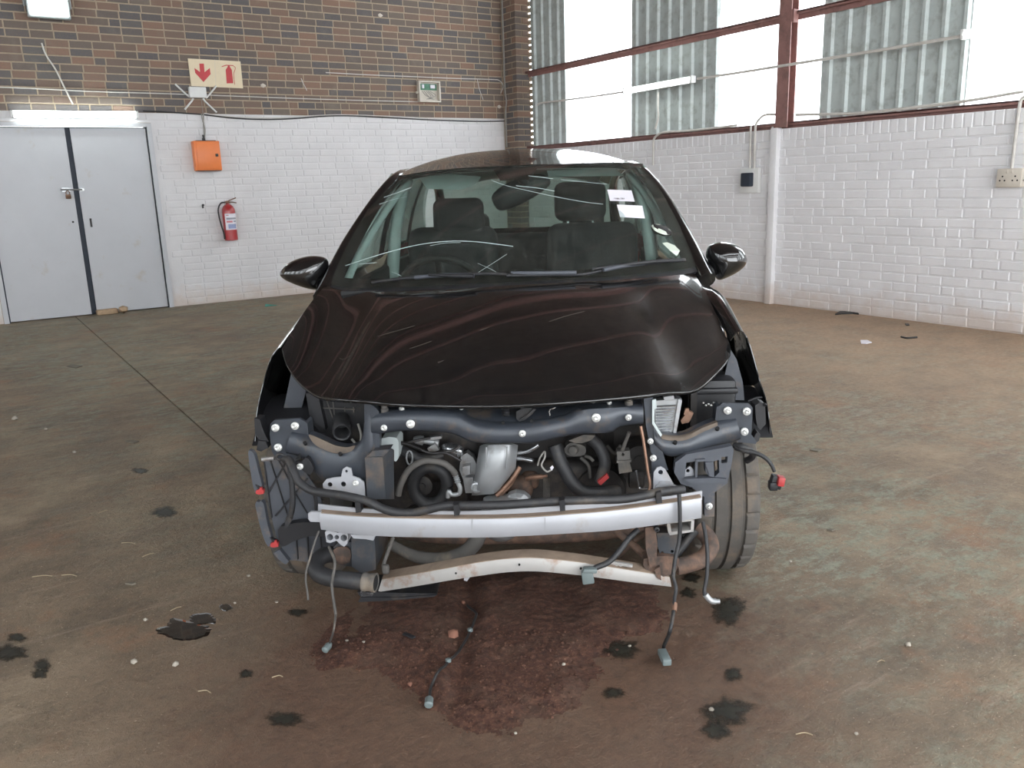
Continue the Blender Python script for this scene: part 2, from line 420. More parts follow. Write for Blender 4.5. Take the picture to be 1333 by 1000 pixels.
# ---- back wall: white below, raw brick above
wall_back = obj('wall_back', join(box(((XW+DX0)/2, YB+.11, 2.8), (DX0-XW, .22, 5.6)), box(((DX0+DX1)/2, YB+.11, (DTOP+.03+5.6)/2), (DX1-DX0, .22, 5.6-DTOP-.03)), box(((DX1+XR+.3)/2, YB+.11, 2.8), (XR+.3-DX1, .22, 5.6))), M['mortar'])
tag(wall_back, 'brick wall painted white below and bare red-brown brick above', kind='structure')
lower = obj('painted_joint_face', join(box(((XW+DX0-.05)/2, YB, WHITE_TOP/2), (DX0-.05-XW, .004, WHITE_TOP)), box(((DX1+.05+XR)/2, YB, WHITE_TOP/2), (XR-DX1-.05, .004, WHITE_TOP)), box(((DX0+DX1)/2, YB, (DTOP+.05+WHITE_TOP)/2), (DX1-DX0+.1, .004, WHITE_TOP-DTOP-.05))), M['white_back'], wall_back)
in_door = lambda u, z, hw: DX0-.06-hw < u < DX1+.06+hw and z < DTOP+.09
pb_ = lambda u, z: Vector((u, YB-.002, z))
brick_field(wall_back, 'wb', -2.0, XR-.02, .012, WHITE_TOP-.02, pb_, 0, .0055, .004, M['white_back'], in_door, 300, 'painted_brick', 'painted_brickwork', .002)
pr_ = lambda u, z: Vector((u, YB, z))
brick_field(wall_back, 'raw', -2.0, XR-.03, WHITE_TOP+.004, 5.3, pr_, 0, .005, .003, M['raw'], lambda u, z, hw: False, 300, 'brick', 'brickwork', .0015)
# ---- brick pilaster in the corner
PX0, PX1, PY0 = 7.19, 7.44, 10.62
pil = obj('pilaster', box(((PX0+PX1)/2, (PY0+YB)/2, 2.65), (PX1-PX0-.012, YB-PY0-.012, 5.3)), M['mortar'], wall_back)
V, F, C = [], [], []; r = 0; z = .01
while z < 5.2:
    for (c, s) in ([((PX0+.111, PY0+.05, z+BH/2), (.222, .106, BH)), ((PX0+.05, PY0+.235, z+BH/2), (.106, .222, BH))] if r % 2 else [((PX0+.05, PY0+.111, z+BH/2), (.106, .222, BH)), ((PX0+.17, PY0+.05, z+BH/2), (.106, .106, BH)), ((PX0+.05, PY0+.29, z+BH/2), (.106, .106, BH))]):
        v, f = box(c, s); n = len(V); V += v; F += [tuple(i+n for i in q) for q in f]; C += [random.choice(RAWCOL)]*8
    z += BH+JT; r += 1
po = obj('pilaster_brickwork', (V, F), M['raw'], wall_back, kind='stuff'); colour_mesh(po.data, C)

# ---- right wall: white brick dado, steel frame and sheeting above
wall_right = obj('wall_right', box((XR+.11, (YF+PY0+.3)/2, RW_TOP/2), (.22, PY0+.3-YF, RW_TOP)), M['white_right'])
tag(wall_right, 'low white painted brick wall with steel sheeting and translucent panels above', kind='structure')
prr = lambda u, z: Vector((XR, u, z))
brick_field(wall_right, 'wr', .6, PY0, .012, RW_TOP-.13, prr, math.pi/2*-1, .008, .005, M['white_right'], lambda u, z, hw: False, 300, 'painted_brick', 'painted_brickwork', .0025)
y = .6; sold = brick_mesh('ws', .073, .115, .009, .005, M['white_right'], 0)
sold2 = bpy.data.meshes.new('soldier_brick'); V, F = brick_geo(.072, .118, .009, .006); sold2.from_pydata([tuple(p) for p in V], [], F); sold2.materials.append(M['white_right'])
while y < PY0:                                            # bricks on end along the top
    o = bpy.data.objects.new('soldier_brick', sold2); o.location = (XR+random.uniform(-.002, .003), y, RW_TOP-.062+random.uniform(-.005, .005)); o.rotation_euler = (random.uniform(-.03, .03), 0, -math.pi/2)
    COL.objects.link(o); o.parent = wall_right; y += .0855
SHX = XR+.075; ZT = EAVE
yr = lambda u, v, off=-.075: on_right(u, v, off).y
edges = [10.57, yr(738, 100), yr(822, 100), yr(936, 100), yr(1070, 80), yr(1263, 60), yr(1263, 60)-1.45, yr(1263, 60)-2.9, -.6, -2.1, -3.6, -5.1, YF]
def corrugated(y0, y1, z0, z1, pitch=.19, amp=.028, x=SHX):
    prof = []; y = y0; s = -1 if y1 < y0 else 1
    while (y1-y)*s > 1e-6:
        for f, a in ((0, 0), (.32, 0), (.42, 1), (.58, 1), (.68, 0)):
            yy = y + s*f*pitch
            if (y1-yy)*s > 0: prof.append((yy, a))
        y += s*pitch
    prof.append((y1, 0))
    return grid([[Vector((x-amp*a, yy, z)) for yy, a in prof] for z in (z0, z1)], thick=.0015)
nwin = 0
for i in range(len(edges)-1):
    a, b = edges[i], edges[i+1]
    if i % 2 == 0:
        o = obj('corrugated_sheet', corrugated(a, b, RW_TOP+.03, ZT), M['zinc'], wall_right)
    else:
        nwin += 1
        o = obj('window_%d' % nwin, corrugated(a+.03, b-.03, RW_TOP+.03, ZT, x=SHX+.004), M['poly'])
        tag(o, ['bright translucent panel nearest the brick pilaster', 'bright translucent panel behind the red steel column', 'bright translucent panel at the right edge of the picture', 'translucent panel beside the photographer', 'translucent panel further along the right wall', 'translucent panel at the far end of the right wall'][nwin-1], kind='structure')
# mortar dabs between pilaster and sheeting: daylight shows through the slits
V, F = [], []; z = RW_TOP+.04
gl = []
while z < 5.2:
    gl.append(box((PX1-.012, PY0-.02, z+.03), (.034, .07, .058))); z += BH+JT
obj('mortar_packing', join(*gl), M['mortar'], wall_right)
def girt(z, name='girt'):
    obj(name, join(box((XR+.02, (YF+PY0)/2, z), (.06, PY0-YF, .014)), box((XR+.045, (YF+PY0)/2, z-.035), (.008, PY0-YF, .075)), box((XR-.006, (YF+PY0)/2, z-.012), (.008, PY0-YF, .03))), M['red_steel'], wall_right)
girt(RW_TOP+.055); girt(2.94); girt(4.05); girt(5.1)
CY = yr(1025, 80, 0)
for cyy in (CY, CY-6.0):
    obj('steel_column', join(box((XR-.055, cyy, (RW_TOP+EAVE)/2+.01), (.012, .15, EAVE-RW_TOP)), box((XR+.045, cyy, (RW_TOP+EAVE)/2+.01), (.012, .15, EAVE-RW_TOP)), box((XR-.005, cyy, (RW_TOP+EAVE)/2+.01), (.1, .012, EAVE-RW_TOP)), box((XR-.02, cyy-.085, 2.9), (.07, .03, .12))), M['red_steel'], wall_right)
    obj('painted_post', rbox((XR-.025, cyy+.085, RW_TOP/2+.005), (.08, .085, RW_TOP+.01), .006), M['white_right'], wall_right, 30)

# ---- the two walls out of view
wall_left = obj('wall_left', box((XL-.11, (YF+YB)/2, .9), (.22, YB-YF, 1.8)), M['white_back']); tag(wall_left, 'white brick wall on the far left side', kind='structure')
wall_front = obj('wall_front', join(box((XL/2-2.4, YF-.11, 2.65), (XL*-1-4.8, .22, 5.3)), box((XR-.6, YF-.11, 2.65), (1.4, .22, 5.3)), box((0, YF-.11, 5.0), (14, .22, .8))), M['white_back']); tag(wall_front, 'wall with a wide open gateway behind the photographer', kind='structure')
k = 7
y = YF
while y < YB-.1:
    y1 = min(y+1.5, YB); k += 1
    if k % 2: obj('corrugated_sheet', grid([[Vector((XL-.05, yy, z)) for yy in (y, y1)] for z in (1.8, ZT)], thick=.002), M['zinc'], wall_left)
    else:
        o = obj('window_%d' % k, grid([[Vector((XL-.05, yy, z)) for yy in (y, y1)] for z in (1.8, ZT)], thick=.002), M['poly']); tag(o, 'added translucent fill-light panel number %d of the left wall' % (k-7), kind='structure')  # unseen panels added to the left wall to bring in fill light
    y = y1
# ---- ceiling: dark sheeting on purlins and red rafters, with unseen clear roof strips added for fill light
sky_y = [(-5.6, -4.4), (-2.2, -1.0)]
ceil_parts = []; y = YF-.3
for a, b in sky_y + [(YB+.3, YB+.3)]:
    ceil_parts.append(box(((XL+XR)/2, (y+a)/2, EAVE+.02), (XR-XL+.6, a-y, .02))); y = b
ceiling = obj('ceiling', join(*ceil_parts), M['roof']); tag(ceiling, 'dark roof sheeting over steel purlins', kind='structure')
for a, b in sky_y:
    k += 1; o = obj('window_%d' % k, box(((XL+XR)/2, (a+b)/2, EAVE+.02), (XR-XL, b-a, .006)), M['poly']); tag(o, 'added fill-light roof strip across the hall %.0f m behind the doors' % (YB-a), kind='structure')
    portal('roof_daylight_portal', ((XL+XR)/2, (a+b)/2, EAVE+.08), (0, 0, 0), XR-XL, b-a)
y = YF+.6
while y < YB: obj('purlin', box(((XL+XR)/2, y, EAVE-.05), (XR-XL, .06, .1)), M['red_steel'], ceiling); y += 1.3
for cyy in (CY, CY-6.0):
    obj('rafter', join(box((0, cyy, EAVE-.12), (XR-XL, .12, .012)), box((0, cyy, EAVE-.42), (XR-XL, .12, .012)), box((0, cyy, EAVE-.27), (XR-XL, .012, .3))), M['red_steel'], ceiling)

# ================================================================== doors
M['rust_stain'] = simple('rusty_metal', srgb(120, 92, 74), .7, .4, .3, 20)
M['steel'] = simple('bright_steel', srgb(176, 178, 180), .35, .8, .12, 25, srgb(120, 104, 90), .3)
def flat_on_back(px, off, th):
    """outline traced on the back wall plane, off in front of it, th thick"""
    def fm(a, b, t): return Vector((a, YB-off+t, b))
    return plate2([[(on_back(u, v, off).x, on_back(u, v, off).z) for u, v in px]], fm, th)
GX = 1.272
fr = obj('trim_1', join(box((DX0-.02, YB-.01, DTOP/2), (.05, .06, DTOP)), box((DX1+.02, YB-.01, DTOP/2), (.05, .06, DTOP)), box(((DX0+DX1)/2, YB-.01, DTOP+.02), (DX1-DX0+.09, .06, .045))), M['door'])
tag(fr, 'white painted steel frame around the double door', kind='structure')
obj('reveal', join(box(((DX0+DX1)/2, YB+.1, DTOP/2), (DX1-DX0, .02, DTOP)), box((DX0+.01, YB+.05, DTOP/2), (.02, .1, DTOP)), box((DX1-.01, YB+.05, DTOP/2), (.02, .1, DTOP))), M['dark_gap'], fr)
def leaf(name, x0, x1, skew, label):
    t = .045; z0, z1 = .012, DTOP-.018
    V = [Vector((x, y, z)) for y in (YB+.0, YB+t) for x, z in ((x0, z0), (x1, z0), (x1+skew, z1), (x0+skew*0, z1))]
    o = obj(name, (V, [(0,1,2,3),(7,6,5,4),(0,4,5,1),(1,5,6,2),(2,6,7,3),(3,7,4,0)]), M['door']); tag(o, label, kind='structure'); return o
d1 = leaf('door_1', DX0+.02, GX-.03, .004, 'left leaf of the double door, with padlock'); d2 = leaf('door_2', GX+.03, DX1-.01, .0, 'right leaf of the double door, with keyhole slot')
for q in (d1, d2): pass
obj('edge_strip', box((GX, YB+.035, DTOP/2), (.07, .02, DTOP-.04)), M['dark_gap'], d1)
p = on_back(90, 247, .02); q = on_back(107, 247, .02); s = on_back(79, 247, .02)
obj('bolt', join(tube([s, q], .009, 8), box(p+Vector((-.03, .01, 0)), (.09, .02, .05)), box(q+Vector((.0, .01, 0)), (.05, .016, .035))), M['steel'], d1)
pl = on_back(89, 256, .03)
obj('padlock', join(rbox(pl+Vector((0, 0, -.0)), (.055, .022, .05), .006), tube([pl+Vector((-.018, 0, .02)), pl+Vector((-.018, 0, .05)), pl+Vector((0, 0, .065)), pl+Vector((.018, 0, .05)), pl+Vector((.018, 0, .02))], .005, 8, sub=4)), M['rust_stain'], d1, 40)
pk = on_back(118.5, 290, .003); obj('keyhole_slot', rbox(pk, (.022, .006, .1), .004), M['black_cable'], d2)
pk = on_back(95, 289, .003); obj('keyhole', lathe(pk, (0, -1, 0), [(.012, 0), (.012, .004), (0, .004)], 10), M['black_cable'], d1)
st = on_back(111, 270, 0)
# ================================================================== lamps
def tube_lamp(name, a, b, out, label, n=1):
    a, b = Vector(a), Vector(b); t = (b-a).normalized(); out = Vector(out); e = empty(name, a); c = (a+b)/2; ln = (b-a).length
    R = Matrix((t, out, t.cross(out))).transposed(); lo = lambda g: ([p-a for p in g[0]], g[1])
    obj('housing', lo(rbox(c+out*.02, (ln, .04, .075), .006, R)), M['white_plastic'], e, 30)
    for k, off in enumerate((-.022, .022) if n == 2 else (0,)):
        w = t.cross(out)*off; obj('tube', lo(tube([a+t*.03+out*.062+w, b-t*.03+out*.062+w], .014 if n == 2 else .018, 12)), M['tube_light'], e, 40)
    for q in (a+t*.015, b-t*.015): obj('end_cap', lo(rbox(q+out*.05, (.03, .05, .08), .005, R)), M['white_plastic'], e, 30)
    tag(e, label, 'lamp'); return e
tube_lamp('fluorescent_lamp', on_back(13, 149, .01), on_back(179, 150, .01), (0, -1, 0), 'lit twin fluorescent tube fitting above the white double door', 2)
tube_lamp('fluorescent_lamp', on_right(816, 119, .06), on_right(906, 103, .06), (-1, 0, 0), 'lit fluorescent batten crossing the grey sheet near the pilaster')
q = on_right(1256, 46, .06); tube_lamp('fluorescent_lamp', q, q+Vector((0, -1.25, .0)), (-1, 0, 0), 'lit fluorescent batten at the upper right edge of the picture')
# floodlight high on the back wall
fp = on_back(62, 2, .14)
fl = empty('floodlight', fp); M['lamp_grey'] = simple('lamp_housing', srgb(150, 154, 154), .4, .3, .05)
obj('housing', rbox((0, .03, 0), (.42, .07, .34), .015), M['lamp_grey'], fl, 30)
obj('glass', rbox((0, -.012, 0), (.37, .02, .29), .006), M['flood_light'], fl, 30)
obj('bracket', join(box((-.225, .06, 0), (.012, .04, .1)), box((.225, .06, 0), (.012, .04, .1)), box((0, .125, 0), (.46, .012, .05)), box((-.225, .1, 0), (.012, .06, .05)), box((.225, .1, 0), (.012, .06, .05))), M['lamp_grey'], fl)
tag(fl, 'square lit floodlight high on the bare brick wall', 'floodlight')
# ================================================================== car materials
def mat_paint():
    m = NT('black_car_paint'); c = m.ramp(m.noise(30, 6, .7), [(.45, (.006, .006, .0065, 1)), (.75, (.016, .015, .014, 1))])
    m.base(c); m.set(Roughness=m.ramp(m.noise(6, 6, .7), [(.35, W(.10)), (.7, W(.2))]), Coat_Weight=1.0, Coat_Roughness=.02, Specular_IOR_Level=.5); return m.m
def mat_glass(name, tint):
    m = NT(name); t = m.n('ShaderNodeBsdfTransparent'); t.inputs[0].default_value = (*tint, 1)
    g = m.n('ShaderNodeBsdfGlossy'); g.inputs['Roughness'].default_value = .015
    d = m.n('ShaderNodeBsdfDiffuse'); d.inputs[0].default_value = (.5, .48, .44, 1)
    lw = m.n('ShaderNodeLayerWeight'); lw.inputs[0].default_value = .5
    pw = m.n('ShaderNodeMath', operation='POWER'); m.l(lw.outputs['Facing'], pw.inputs[0]); pw.inputs[1].default_value = 5
    f = m.n('ShaderNodeMath', operation='MULTIPLY_ADD'); m.l(pw.outputs[0], f.inputs[0]); f.inputs[1].default_value = .8; f.inputs[2].default_value = .025
    a = m.n('ShaderNodeMixShader'); m.l(f.outputs[0], a.inputs[0]); m.l(t.outputs[0], a.inputs[1]); m.l(g.outputs[0], a.inputs[2])
    b = m.n('ShaderNodeMixShader'); m.l(m.ramp(m.noise(9, 9, .85, (1.5, 1, .6), dist=1.2), [(.45, W(.012)), (.75, W(.07))]), b.inputs[0])
    m.l(a.outputs[0], b.inputs[1]); m.l(d.outputs[0], b.inputs[2]); m.l(b.outputs[0], m.out.inputs[0]); return m.m
M['paint'] = mat_paint()
M['glass'] = mat_glass('green_tinted_glass', (.80, .865, .84)); M['glass_dark'] = mat_glass('dark_tinted_glass', (.66, .73, .70))
M['frit'] = simple('black_glass_edge', srgb(26, 25, 26), .25, 0, .2, 12, coat=.6)
M['ecoat'] = simple('blue_grey_coated_steel', srgb(58, 62, 69), .36, .1, .16, 9, srgb(92, 82, 73), .2, dscale=14)
M['ecoat_dusty'] = simple('dusty_coated_steel', srgb(58, 61, 66), .5, .1, .2, 9, srgb(98, 85, 74), .5, dscale=10)
M['ledge'] = simple('dusty_dark_ledge', srgb(98, 87, 77), .85, 0, .2, 16, srgb(62, 60, 60), .4)
M['dust_top'] = simple('dusty_metal_ledge', srgb(140, 122, 106), .85, 0, .2, 16)
M['alu'] = simple('cast_aluminium', srgb(166, 167, 172), .45, .3, .05, 6, srgb(152, 144, 136), .12, dscale=7)
M['alu_grey'] = simple('grey_aluminium', srgb(168, 170, 172), .4, .5, .1, 12, srgb(120, 108, 98), .3)
M['alu_rust'] = simple('rust_stained_aluminium', srgb(170, 167, 164), .5, .2, .08, 6, srgb(144, 114, 92), .22, dscale=11)
M['zincbolt'] = simple('zinc_bolt', srgb(205, 205, 202), .35, .4, .06, 60)
M['plastic'] = simple('black_plastic', srgb(32, 32, 35), .5, 0, .2, 14, srgb(70, 64, 58), .14)
M['plastic_grey'] = simple('grey_liner_plastic', srgb(72, 75, 82), .55, 0, .12, 8, srgb(112, 98, 86), .25)
M['rubber'] = simple('black_rubber', srgb(42, 42, 44), .55, 0, .18, 16, srgb(84, 77, 70), .25)
M['rubber_dusty'] = simple('dusty_rubber', srgb(82, 79, 76), .75, 0, .15, 16, srgb(126, 114, 100), .4)
M['tyre'] = simple('dusty_tyre', srgb(82, 78, 74), .8, 0, .15, 12, srgb(112, 98, 84), .5)
M['rust'] = simple('rusty_iron', srgb(112, 88, 74), .8, .15, .3, 20, srgb(66, 60, 58), .75, dscale=25)
M['copper'] = simple('copper_pipe', srgb(142, 110, 92), .45, .5, .25, 20)
M['red_plastic'] = simple('red_plastic', srgb(164, 56, 56), .45, 0, .1, 20)
M['dark_engine'] = simple('oily_engine_block', srgb(46, 43, 42), .6, .2, .35, 22, srgb(84, 74, 66), .35)
M['chrome'] = simple('polished_steel', srgb(200, 202, 205), .2, .9, .05, 20)
M['seat'] = simple('charcoal_seat_fabric', srgb(38, 39, 42), .9, 0, .2, 30, bump=.3)
M['trim_grey'] = simple('light_grey_trim', srgb(176, 184, 184), .7, 0, .04, 10)
M['dash'] = simple('black_dashboard', srgb(26, 26, 27), .7, 0, .15, 20)
M['paper'] = simple('white_paper_label', srgb(226, 222, 230), .6, 0, .02, 30)
M['ink'] = simple('grey_print', srgb(120, 112, 118), .6, 0, .1, 60)
M['crack'] = simple('cracked_glass_edge', srgb(190, 205, 205), .25, 0, .1, 60)
M['mirror_glass'] = simple('mirror_glass', srgb(200, 205, 210), .03, 1.0, .01)
M['tail_red'] = simple('tail_lamp_red', srgb(140, 20, 18), .15, 0, .1, 9, coat=.5)
M['teal_plug'] = simple('teal_plug', srgb(104, 114, 114), .5, 0, .1, 30)

car = empty('car', CAR_LOC, CAR_ROT)
tag(car, 'black hatchback with its bumper and headlights stripped off, facing the camera', 'car')
def resample(P, n, sub=6):
    P = spline([Vector(p) for p in P], sub); s = [0]
    for a, b in zip(P, P[1:]): s.append(s[-1]+(b-a).length)
    out = []; j = 0
    for i in range(n):
        t = s[-1]*i/(n-1)
        while j < len(P)-2 and s[j+1] < t: j += 1
        out.append(P[j].lerp(P[j+1], max(0, min(1, (t-s[j])/max(1e-9, s[j+1]-s[j])))))
    return out
def pl_(px): return [L(*p) for p in px]
def pband(top, bot, bulge=.01, back=.05, n=30, cols=7, sub=6, pw=.6):
    T, B = resample(pl_(top), n, sub), resample(pl_(bot), n, sub); rows = []
    for a, b in zip(T, B):
        r = [a + Vector((0, back, 0))]
        for k in range(cols):
            q = k/(cols-1); r.append(a.lerp(b, q) + Vector((0, -bulge*math.sin(math.pi*q)**pw if 0 < k < cols-1 else 0, 0)))
        r.append(b + Vector((0, back, 0))); rows.append(r)
    V, F = grid(rows, closed=True); m = len(rows[0])
    return V, F + [tuple(range(m)), tuple(range((n-1)*m, n*m))]
def smooth01(t): t = max(0, min(1, t)); return t*t*(3-2*t)

# ------------------------------------------------------------------ hood
HF = [(368,452,.50),(373,470,.46),(384,488,.40),(399,503,.32),(418,514,.24),(448,517,.16),(478,519,.13),(520,523,.11),(590,525,.10),(655,525,.10),(720,521.5,.10),(790,516,.11),(832,512,.13),(866,508,.17),(904,505,.24),(926,488,.32),(943,470,.40),(950,456,.46),(947,442,.50)]
HR = [(424,373,1.0),(450,380,.93),(500,381,.85),(560,379,.78),(620,376,.74),(665,373,.73),(720,370,.74),(780,367,.78),(840,363,.85),(885,359,.93),(902,356,1.0)]
NS = 61; hf, hr = resample(pl_(HF), NS), resample(pl_(HR), NS); rows = []
for i in range(25):
    t = i/24; row = []
    for j in range(NS):
        s = abs(2*j/(NS-1)-1); p = hr[j].lerp(hf[j], t); b = 4*t*(1-t)
        p.z += .022*b*(1-.35*s*s) + .0035*math.sin(math.pi*min(1, t*1.0))*(1-smooth01((s-.60+.10*t)/.05)) - .006*smooth01((t-.93)/.07)
        row.append(p)
    rows.append(row)
# rolled lip under the front edge
rows.append([p + Vector((0, .008, -.010)) for p in rows[-1]])
hood = obj('hood', grid(rows, thick=.004), M['paint'], car, 60)
obj('hood_lip', tube([p + Vector((0, .001, -.004)) for p in rows[24]], .0045, 8), M['paint'], hood, 60)
HFL, HFR, HRL, HRR = hf[0], hf[-1], hr[0], hr[-1]
# scratches on the hood: thin proud scuffs
def on_hood(u, v):
    r = CAR_R3 @ pix_ray(u, v); best = None
    for i in range(24):
        for j in range(0, NS):
            p = rows[i][j]; d = (p-CAM_L).cross(r).length/r.length
            if best is None or d < best[0]: best = (d, p)
    t = (best[1]-CAM_L).dot(r)/r.dot(r); return CAM_L + r*(t*.9992)
M['scratch'] = simple('dried_scuff', srgb(84, 76, 68), .8, 0, .3, 50)
for px in (((455,436),(480,440),(505,434),(540,424)), ((515,460),(545,450),(562,444)), ((570,472),(600,462),(620,458)), ((625,430),(655,421),(690,414)), ((420,470),(436,464),(446,468),(456,463)), ((745,445),(760,440),(768,438)), ((700,424),(735,412),(775,402)), ((668,458),(682,456))):
    obj('scuff_mark', tube([on_hood(*p) for p in px], .0006, 5, sub=3), M['scratch'], hood)
# ------------------------------------------------------------------ windscreen
WB = [(427,371,1.03),(450,375,.965),(500,376,.885),(560,374,.815),(620,371,.775),(665,369,.765),(720,366,.775),(780,363,.815),(840,358,.885),(885,353,.965),(909,348,1.03)]
WT = [(510,231,1.62),(560,222.5,1.545),(620,217.5,1.50),(675,215,1.485),(740,213,1.50),(800,211.5,1.545),(837,213,1.62)]
wb, wt = resample(pl_(WB), 41), resample(pl_(WT), 41)
def ws_point(a, t):
    j = a*40; i = int(min(39, j)); f = j-i
    p = wb[i].lerp(wb[i+1], f).lerp(wt[i].lerp(wt[i+1], f), t); b = 4*t*(1-t)
    return p + Vector((0, -.018*b, .028*b))
wrows = [[ws_point(j/40, i/18) for j in range(41)] for i in range(19)]
ws = obj('windscreen', grid(wrows, thick=.004), M['glass'], car, 60, label='green-tinted cracked windscreen')
OFF = Vector((0, -.0025, .0035))
def strip(a0, a1, t0, t1, n=30, m=3):
    return grid([[ws_point(a0(x/n) + (a1(x/n)-a0(x/n))*k/m, t0(x/n) + (t1(x/n)-t0(x/n))*k/m) - OFF*1.6 for k in range(m+1)] for x in range(n+1)], thick=.001)
cst = lambda c: (lambda x: c)
obj('black_border', join(strip(cst(0), cst(.045), lambda x: x, lambda x: x), strip(cst(1), cst(.955), lambda x: x, lambda x: x),
    strip(lambda x: x, lambda x: x, cst(0), cst(.07)), strip(lambda x: x, lambda x: x, cst(1), cst(.965)),
    strip(lambda x: .42+.16*x, lambda x: .42+.16*x, cst(.97), lambda x: .97-.14*min(1, 5*min(x, 1-x)))), M['frit'], ws, 60)
def on_ws(u, v, k=1.0):
    r = CAR_R3 @ pix_ray(u, v); best = None
    for i in range(61):
        for j in range(41):
            p = ws_point(i/60, j/40); d = (p-CAM_L).cross(r).length
            if best is None or d < best[0]: best = (d, p)
    t = (best[1]-CAM_L).dot(r)/r.dot(r); return CAM_L + r*t + OFF*k
for px, r in ((((450,347),(490,334),(530,323),(560,317.5),(590,315),(620,316),(650,319.5),(668,322)), .0013), (((560,321),(580,317.5),(600,317)), .0007), (((500,258),(520,251),(536,245)), .0011), (((494,267),(512,261),(530,257)), .0009),
    (((640,236),(660,243),(690,250),(722,257),(760,264),(785,267)), .0009), (((672,243),(700,246),(722,250)), .0011), (((688,230),(705,232),(720,234)), .0012), (((730,235),(760,238),(790,241)), .0007), (((616,360),(640,345),(660,332)), .0005), (((622,344),(640,352),(650,358)), .0005), (((468,345),(480,344),(491,343)), .0009), (((510,355),(518,358),(523,361)), .0006)):
    obj('crack', tube([on_ws(*p) for p in px], r, 5, sub=4), M['crack'], ws)
def ws_card(px, mat, name, parent, k=1.3, th=.0006):
    a = [on_ws(*p, k) for p in px]; n = (a[1]-a[0]).cross(a[2]-a[0]).normalized(); n = n if n.dot(CAM_L-a[0]) > 0 else -n
    m = len(a); V = a + [p + n*th for p in a]
    return obj(name, (V, [tuple(range(m)), tuple(range(2*m-1, m-1, -1))] + [(i, (i+1) % m, m+(i+1) % m, m+i) for i in range(m)]), mat, parent)
c1 = ws_card([(790.5,248.5),(822,249.5),(826,264),(794,263)], M['paper'], 'paper_label', ws)
for i in range(9): ws_card([(799+i*1.8,259.6),(800.2+i*1.8,259.6),(800.3+i*1.8,261.2),(799.1+i*1.8,261.2)], M['ink'], 'printed_line', c1, 1.7)
ws_card([(803,268),(836,269.5),(839.5,286),(807,284)], M['paper'], 'paper_label', ws)
M['disc'] = simple('licence_disc_back', srgb(196, 204, 190), .6, 0, .05, 30)
dsc = ws_card([(861+14*math.cos(t*.3142)+2*math.sin(t*.3142), 301+7.6*math.sin(t*.3142)+3*math.cos(t*.3142)) for t in range(20)], M['frit'], 'licence_disc', ws, 1.2)
ws_card([(861+12.6*math.cos(t*.3142)+2*math.sin(t*.3142), 300.6+6.4*math.sin(t*.3142)+3*math.cos(t*.3142)) for t in range(20)], M['disc'], 'licence_disc_face', dsc, 1.6)
ws_card([(862,318),(868,317),(878,321),(885,328),(881,335),(872,328)], M['disc'], 'torn_sticker', ws)
# ------------------------------------------------------------------ cowl and wipers
cow = [[hr[int(j*60/40)] + Vector((0, .012, -.012)) for j in range(41)], [wb[j] + Vector((0, -.02, -.012)) for j in range(41)], [wb[j] + Vector((0, .01, .004)) for j in range(41)]]
obj('cowl_panel', grid(cow, thick=.006), M['plastic'], car, 50)
def wiper(arm, blade, hi):
    w = obj('wiper', join(tube([on_ws(*p, 7) for p in blade], .006, 8, sub=5), tube([on_ws(*p, 10) for p in arm], [.008, .007, .005], 8, sub=4)), M['plastic'], car, 50)
    for h in hi: obj('wiper_highlight', tube([on_ws(*p, 9) for p in h], .0075, 8, sub=3), M['plastic_grey'], w, 50)  # grey strips put the silver highlight onto the blades
wiper([(618,371),(590,370.5),(560,369)], [(486,375.5),(530,370),(580,366),(640,364.5),(668,366)], [[(542,371.5),(580,368.5),(618,369.5)]])
wiper([(890,350),(850,352),(800,358),(770,362)], [(660,367),(720,366),(760,365),(800,356.5),(860,349)], [[(666,366.5),(705,366),(750,365.5)], [(785,362),(810,357),(838,353)]])
# ------------------------------------------------------------------ roof, pillars, sides (each side built for itself)
RW = [(1.9, 1.522, .575), (2.3, 1.535, .585), (2.7, 1.525, .58), (3.1, 1.488, .565), (3.38, 1.43, .545)]
rr = [[p.copy() for p in wt]]
for k, (y, zc, hw) in enumerate(RW):
    r = []
    for j in range(41):
        s = j/20-1; r.append(Vector((hw*s, y + (0.02*s*s if k < 1 else 0), zc - .085*abs(s)**2.6)))
    rr.append(r)
cols = [spline([rr[i][j] for i in range(len(rr))], 6) for j in range(41)]
rr2 = [[cols[j][i] for j in range(41)] for i in range(len(cols[0]))]
roof = obj('car_roof', grid(rr2, thick=.004), M['paint'], car, 60)
obj('headliner', grid([[p + Vector((0, .02, -.03)) for p in r[3:-3]] for r in rr2[1:-1]], thick=.004), M['trim_grey'], car, 60)
AXLE_F, AXLE_R, RAD = .60, 3.02, .305
